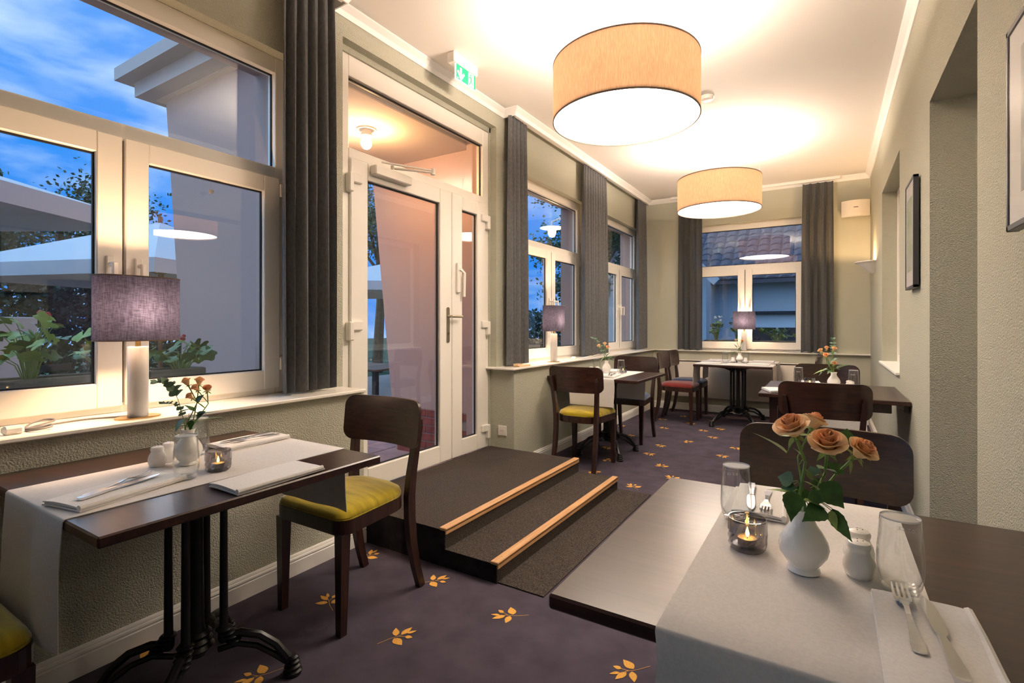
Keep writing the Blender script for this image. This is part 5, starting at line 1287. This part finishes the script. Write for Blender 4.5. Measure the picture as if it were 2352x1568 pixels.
planter('short window box with dark geraniums beside the porch wall', -2.85, 1.30, pi/2, 0.26)
geranium('dark leaved geranium with red blossom beside the porch wall', (-2.84, 1.34, 0.96), 26, (0.14, 0.15), 0.16, 14, 1, dark=0.9)
planter('weathered window box outside the window past the steps', -2.85, 4.62, pi/2, 0.9)
geranium('pink white geranium outside the window past the steps', (-2.85, 4.45, 0.96), 22, (0.14, 0.18), 0.22, 15, 2, 'flower_white', 0.6)
planter('weathered window box outside the end wall window', -0.98, 8.05, 0.0, 1.2)
geranium('white flowering geranium outside the end wall window', (-1.42, 8.05, 0.96), 34, (0.10, 0.11), 0.30, 16, 3, 'flower_white', 0.7)
geranium('tall green geranium outside the end wall window behind the lamp', (-1.13, 8.06, 0.96), 28, (0.09, 0.11), 0.38, 17, 0, dark=0.5)
geranium('low spreading geranium outside the end wall window', (-0.62, 8.05, 0.96), 40, (0.22, 0.12), 0.20, 18, 0, dark=0.6)

# garden: parasols, chairs, table
def parasol(label, x, y, z_edge, half, rise, rz):
    t = thing('parasol', label, 'parasol', (x, y, -0.16), rz, 'large square garden parasols'); ze = z_edge+0.16
    C = [(half, half), (-half, half), (-half, -half), (half, -half)]
    V = [(0, 0, ze+rise)] + [(a, b, ze) for a, b in C] + [(0, 0, ze+rise-0.015)] + [(a*0.995, b*0.995, ze-0.015) for a, b in C]
    m = MB(); m.add(V, [(0, 1, 2), (0, 2, 3), (0, 3, 4), (0, 4, 1), (5, 7, 6), (5, 8, 7), (5, 9, 8), (5, 6, 9)] + [(1+k, 1+(k+1) % 4, 6+(k+1) % 4, 6+k) for k in range(4)]); cn = m.build('canopy', 'parasol_cloth', t)
    v = MB()
    for k in range(4):
        a, b = C[k], C[(k+1) % 4]; v.add([(a[0], a[1], ze), (b[0], b[1], ze), (b[0]*1.003, b[1]*1.003, ze-0.16), (a[0]*1.003, a[1]*1.003, ze-0.16), (a[0]*.99, a[1]*.99, ze), (b[0]*.99, b[1]*.99, ze), (b[0]*.993, b[1]*.993, ze-0.16), (a[0]*.993, a[1]*.993, ze-0.16)], [(0,1,2,3), (7,6,5,4), (3,2,6,7)])
    v.build('valance', 'parasol_cloth', cn)
    MB().cyl((0, 0, 0), (0, 0, ze+rise+0.08), 0.03, n=12).build('pole', 'parasol_wood', t)
    for k in range(4):
        a = C[k]; r_ = MB(); r_.tube([(0, 0, ze+rise-0.05), (a[0]*0.99, a[1]*0.99, ze-0.03)], 0.014, 6); rb = r_.build('rib', 'parasol_wood', t)
        MB().tube([(0, 0, ze+rise-0.75), (a[0]*0.5, a[1]*0.5, ze+rise*0.5-0.05)], 0.010, 6).build('strut', 'parasol_wood', rb)
    MB().rbox(-0.35, 0.35, -0.35, 0.35, 0, 0.08, 0.02).build('base', 'mortar', t)
parasol('pale parasol whose corner points past the sky view window post', -6.25, 0.15, 2.28, 1.5, 0.5, 0.55)
parasol('pale parasol behind the window post, beside the porch wall', -8.2, 3.6, 1.95, 1.6, 0.75, 0.35)
parasol('pale parasol seen through the terrace door glass', -7.4, 7.9, 2.0, 1.6, 0.6, 0.6)
def garden_chair(label, x, y, rz):
    t = thing('folding_chair', label, 'garden chair', (x, y, -0.035), rz, 'dark folding garden chairs')
    for s in (-1, 1):
        MB().tube([(s*0.2, 0.22, 0), (s*0.2, -0.05, 0.45), (s*0.2, -0.25, 0.95)], 0.012, 6).build('rear_frame', 'garden_metal', t); MB().tube([(s*0.18, -0.25, 0), (s*0.18, 0.2, 0.45)], 0.012, 6).build('front_frame', 'garden_metal', t)
    for k in range(6): MB().rbox(-0.2, 0.2, -0.18+k*0.068, -0.13+k*0.068, 0.445, 0.46, 0.003).build('seat_slat', 'garden_slat', t)
    for k in range(3): z = 0.66+k*0.09; MB().rbox(-0.2, 0.2, -0.14-(z-0.66)*0.4-0.008, -0.14-(z-0.66)*0.4+0.008, z, z+0.06, 0.003).build('back_slat', 'garden_metal', t)
garden_chair('dark folding chair against the pale screen in the garden', -6.2, 0.95, 2.0); garden_chair('dark folding chair next to the other one by the pale screen', -6.1, 1.62, 2.1)
garden_chair('dark folding chair at the terrace table', -6.5, 5.3, 0.4)
o = MB().rbox(-7.0, -6.9, 0.2, 1.9, -0.16, 1.30, 0.01).build('garden_screen', 'screen_white'); tag(o, 'pale panel screen standing in the garden', 'screen')
gt = thing('terrace_table', 'dark slatted terrace table seen through the door', 'garden table', (-5.3, 4.55, -0.035), 0.1)
for k in range(7): MB().rbox(-0.8, 0.8, -0.42+k*0.122, -0.31+k*0.122, 0.71, 0.735, 0.004).build('slat', 'garden_slat', gt)
for sx in (-1, 1):
    for sy in (-1, 1): MB().rbox(sx*0.72-0.03, sx*0.72+0.03, sy*0.34-0.03, sy*0.34+0.03, 0, 0.71, 0.004).build('leg', 'garden_metal', gt)
MB().rbox(-0.72, 0.72, -0.03, 0.03, 0.2, 0.26, 0.004).build('stretcher', 'garden_metal', gt)

# trees and hedge
def tree(label, x, y, h, r, zc, n, seed, m, lsize=0.11):
    rd = random.Random(seed); t = thing('garden_tree', label, 'tree', (x, y, -0.2))
    MB().tube([(0, 0, 0), (0.1, 0.05, zc*0.5), (0.0, 0.1, zc), (0.1, 0, zc+r*0.6)], [0.16, 0.12, 0.09, 0.04], 8).build('trunk', 'bark', t)
    br = MB()
    for k in range(7):
        a = rd.uniform(0, 6.28); br.tube([(0, 0, zc*0.7+k*0.1), (r*0.4*cos(a), r*0.4*sin(a), zc+rd.uniform(0, .5)), (r*0.8*cos(a), r*0.8*sin(a), zc+rd.uniform(-.3, r*.6))], [0.05, 0.03, 0.012], 6)
    br.build('branches', 'bark', t)
    clumps = []
    for k in range(26):
        a = rd.uniform(0, 6.28); e = rd.uniform(-0.7, 1.2); q = rd.uniform(0.45, 1.0); clumps.append((r*q*cos(a)*cos(e), r*q*sin(a)*cos(e), zc+h*0.5*q*sin(e), rd.uniform(0.3, 0.6)*r*0.55))
    V = []; Fc = []
    for k in range(n):
        c = clumps[k % len(clumps)]; g = lambda: rd.gauss(0, 0.5)
        p = Vector((c[0]+g()*c[3], c[1]+g()*c[3], c[2]+g()*c[3]*0.8)); d = Vector((rd.gauss(0, 1), rd.gauss(0, 1), rd.gauss(0, .6))).normalized(); s_ = d.cross(Vector((rd.gauss(0, 1), rd.gauss(0, 1), rd.gauss(0, 1)))).normalized(); L = lsize*rd.uniform(0.7, 1.3)
        o = len(V); V += [p, p+d*L*.5+s_*L*.3, p+d*L, p+d*L*.5-s_*L*.3]; Fc.append((o, o+1, o+2, o+3))
    MB().add(V, Fc).build('crown', m, t, kind='stuff'); return t
tree('dark leafy tree behind the pale parasols', -10.6, -1.2, 3.4, 2.1, 3.9, 13000, 1, 'tree_leaf_dark', 0.085)
tree('broad leafy tree between the parasols', -15.5, 4.6, 4.4, 2.4, 3.0, 13000, 2, 'tree_leaf', 0.1)
tree('leafy tree rising behind the terrace door parasol', -11.2, 10.6, 4.6, 2.8, 4.2, 14000, 3, 'tree_leaf', 0.1)
tree('leafy tree seen through the corner window', -4.7, 11.4, 4.2, 1.7, 3.4, 14000, 4, 'tree_leaf', 0.09)
tree('dark tree at the garden edge behind the folding chairs', -17.0, -0.9, 3.6, 2.4, 2.4, 12000, 5, 'tree_leaf_dark', 0.1)
def hedge(label, x0, x1, y0, y1, h, n, seed):
    rd = random.Random(seed); V = []; Fc = []
    for k in range(n):
        p = Vector((rd.uniform(x0, x1), rd.uniform(y0, y1), -0.2+h*rd.random()**0.7)); d = Vector((rd.gauss(0, 1), rd.gauss(0, 1), rd.gauss(0, 1))).normalized(); s_ = d.orthogonal().normalized(); L = 0.12*rd.uniform(.7, 1.3); o = len(V)
        V += [p, p+d*L*.5+s_*L*.3, p+d*L, p+d*L*.5-s_*L*.3]; Fc.append((o, o+1, o+2, o+3))
    o = MB().add(V, Fc).build('hedge', 'tree_leaf_dark'); tag(o, label, 'hedge', kind='stuff')
hedge('dense dark hedge along the garden behind the chairs', -13.2, -12.4, -6, 8, 2.3, 30000, 21)
hedge('dark shrubs beyond the corner window', -13.0, -7.6, 15.5, 16.5, 1.9, 9000, 22)

# neighbouring house beyond the end wall window
nh = thing('neighbour_house', 'pale neighbouring house with tiled roof beyond the end wall window', 'house', (-1.0, 15.0, -0.2))
MB().box(-6.0, 7.5, 0, 6.0, 0, 2.75).build('wall', 'house_white', nh)
MB().box(-4.3, -1.7, -1.1, 0.05, 0, 2.7).build('gable_wing', 'house_white', nh)
gp = MB(); gp.add([(-4.3, -1.1, 2.7), (-1.7, -1.1, 2.7), (-3.0, -1.1, 4.0), (-4.3, 1.5, 2.7), (-1.7, 1.5, 2.7), (-3.0, 1.5, 4.0)], [(0, 1, 2), (5, 4, 3), (0, 3, 4, 1), (1, 4, 5, 2), (2, 5, 3, 0)]); gp.build('gable', 'house_white', nh)
for s in (-1, 1):
    b_ = MB(); b_.sweep([(-3.0+s*1.6, -1.35, 2.5), (-3.0, -1.35, 4.1)], 0.1, 0.2, (0, 1, 0)); b_.build('barge_board', 'house_trim', nh)
rf = MB(); rf.add([(-6.4, -0.5, 2.6), (7.9, -0.5, 2.6), (7.9, 3.0, 5.4), (-6.4, 3.0, 5.4), (-6.4, -0.5, 2.5), (7.9, -0.5, 2.5), (7.9, 3.0, 5.3), (-6.4, 3.0, 5.3)], [(0,1,2,3), (7,6,5,4), (0,4,5,1), (3,2,6,7), (0,3,7,4), (1,5,6,2)]); roof = rf.build('roof', 'roof_tile', nh)
tl_ = MB().lathe([(0.0005, 0.0), (0.10, 0.0)], 8).v
tm = MB()
for i in range(48):
    for j in range(14):
        x = -6.3+i*0.296; u = j/14; y = -0.5+3.5*u; z = 2.6+2.8*u
        tm.add([(x, y-0.02, z+0.02), (x+0.10, y-0.02, z+0.075), (x+0.20, y-0.02, z+0.075), (x+0.29, y-0.02, z+0.02), (x, y+0.26, z+0.225), (x+0.10, y+0.26, z+0.255), (x+0.20, y+0.26, z+0.255), (x+0.29, y+0.26, z+0.225)], [(0,1,5,4), (1,2,6,5), (2,3,7,6), (0,3,2,1)])
tm.build('roof_tiles', 'roof_tile', roof, kind='stuff')
for (x0, x1, z0, z1) in ((-0.9, 0.6, 0.25, 1.35), (1.0, 2.6, 0.2, 1.25), (3.3, 4.4, 0.9, 2.0), (-3.7, -2.3, 0.5, 1.7)):
    y = -1.12 if x1 < -1.7 else -0.02
    w_ = MB(); w_.rbox(x0, x1, y, y+0.06, z0, z1, 0.01); wo = w_.build('window', 'house_dark', nh)
    f_ = MB()
    for b in ((x0-.06, x0, z0-.06, z1+.06), (x1, x1+.06, z0-.06, z1+.06), (x0, x1, z1, z1+.06), (x0, x1, z0-.06, z0), ((x0+x1)/2-.025, (x0+x1)/2+.025, z0, z1)): f_.box(b[0], b[1], y-.03, y+.04, b[2], b[3])
    f_.build('window_frame', 'house_trim', wo)
for z in (1.7,): MB().rbox(-0.9, 2.8, -0.12, 0.0, z, z+0.08, 0.01).build('ledge', 'house_dark', nh)

# small ornament hung inside the sky view window
hp = atx(485, 440, -2.452)
H_ = []
for k in range(24):
    a = 2*pi*k/24; H_.append((0.0008*16*sin(a)**3, 0.0008*(13*cos(a)-5*cos(2*a)-2*cos(3*a)-cos(4*a))))
ho = thing('heart_ornament', 'tiny grey heart hanging inside the sky view window', 'ornament', tuple(hp))
hm = MB(); n_ = len(H_); hm.add([(0.003, a, b) for a, b in H_] + [(-0.003, a, b) for a, b in H_], [tuple(range(n_)), tuple(range(2*n_-1, n_-1, -1))] + [(k, (k+1) % n_, n_+(k+1) % n_, n_+k) for k in range(n_)]); hm.build('heart', 'cable_grey', ho)
MB().tube([(0, 0, 0.006), (0, 0, 0.045)], 0.0006, 5).build('thread', 'cable_grey', ho)
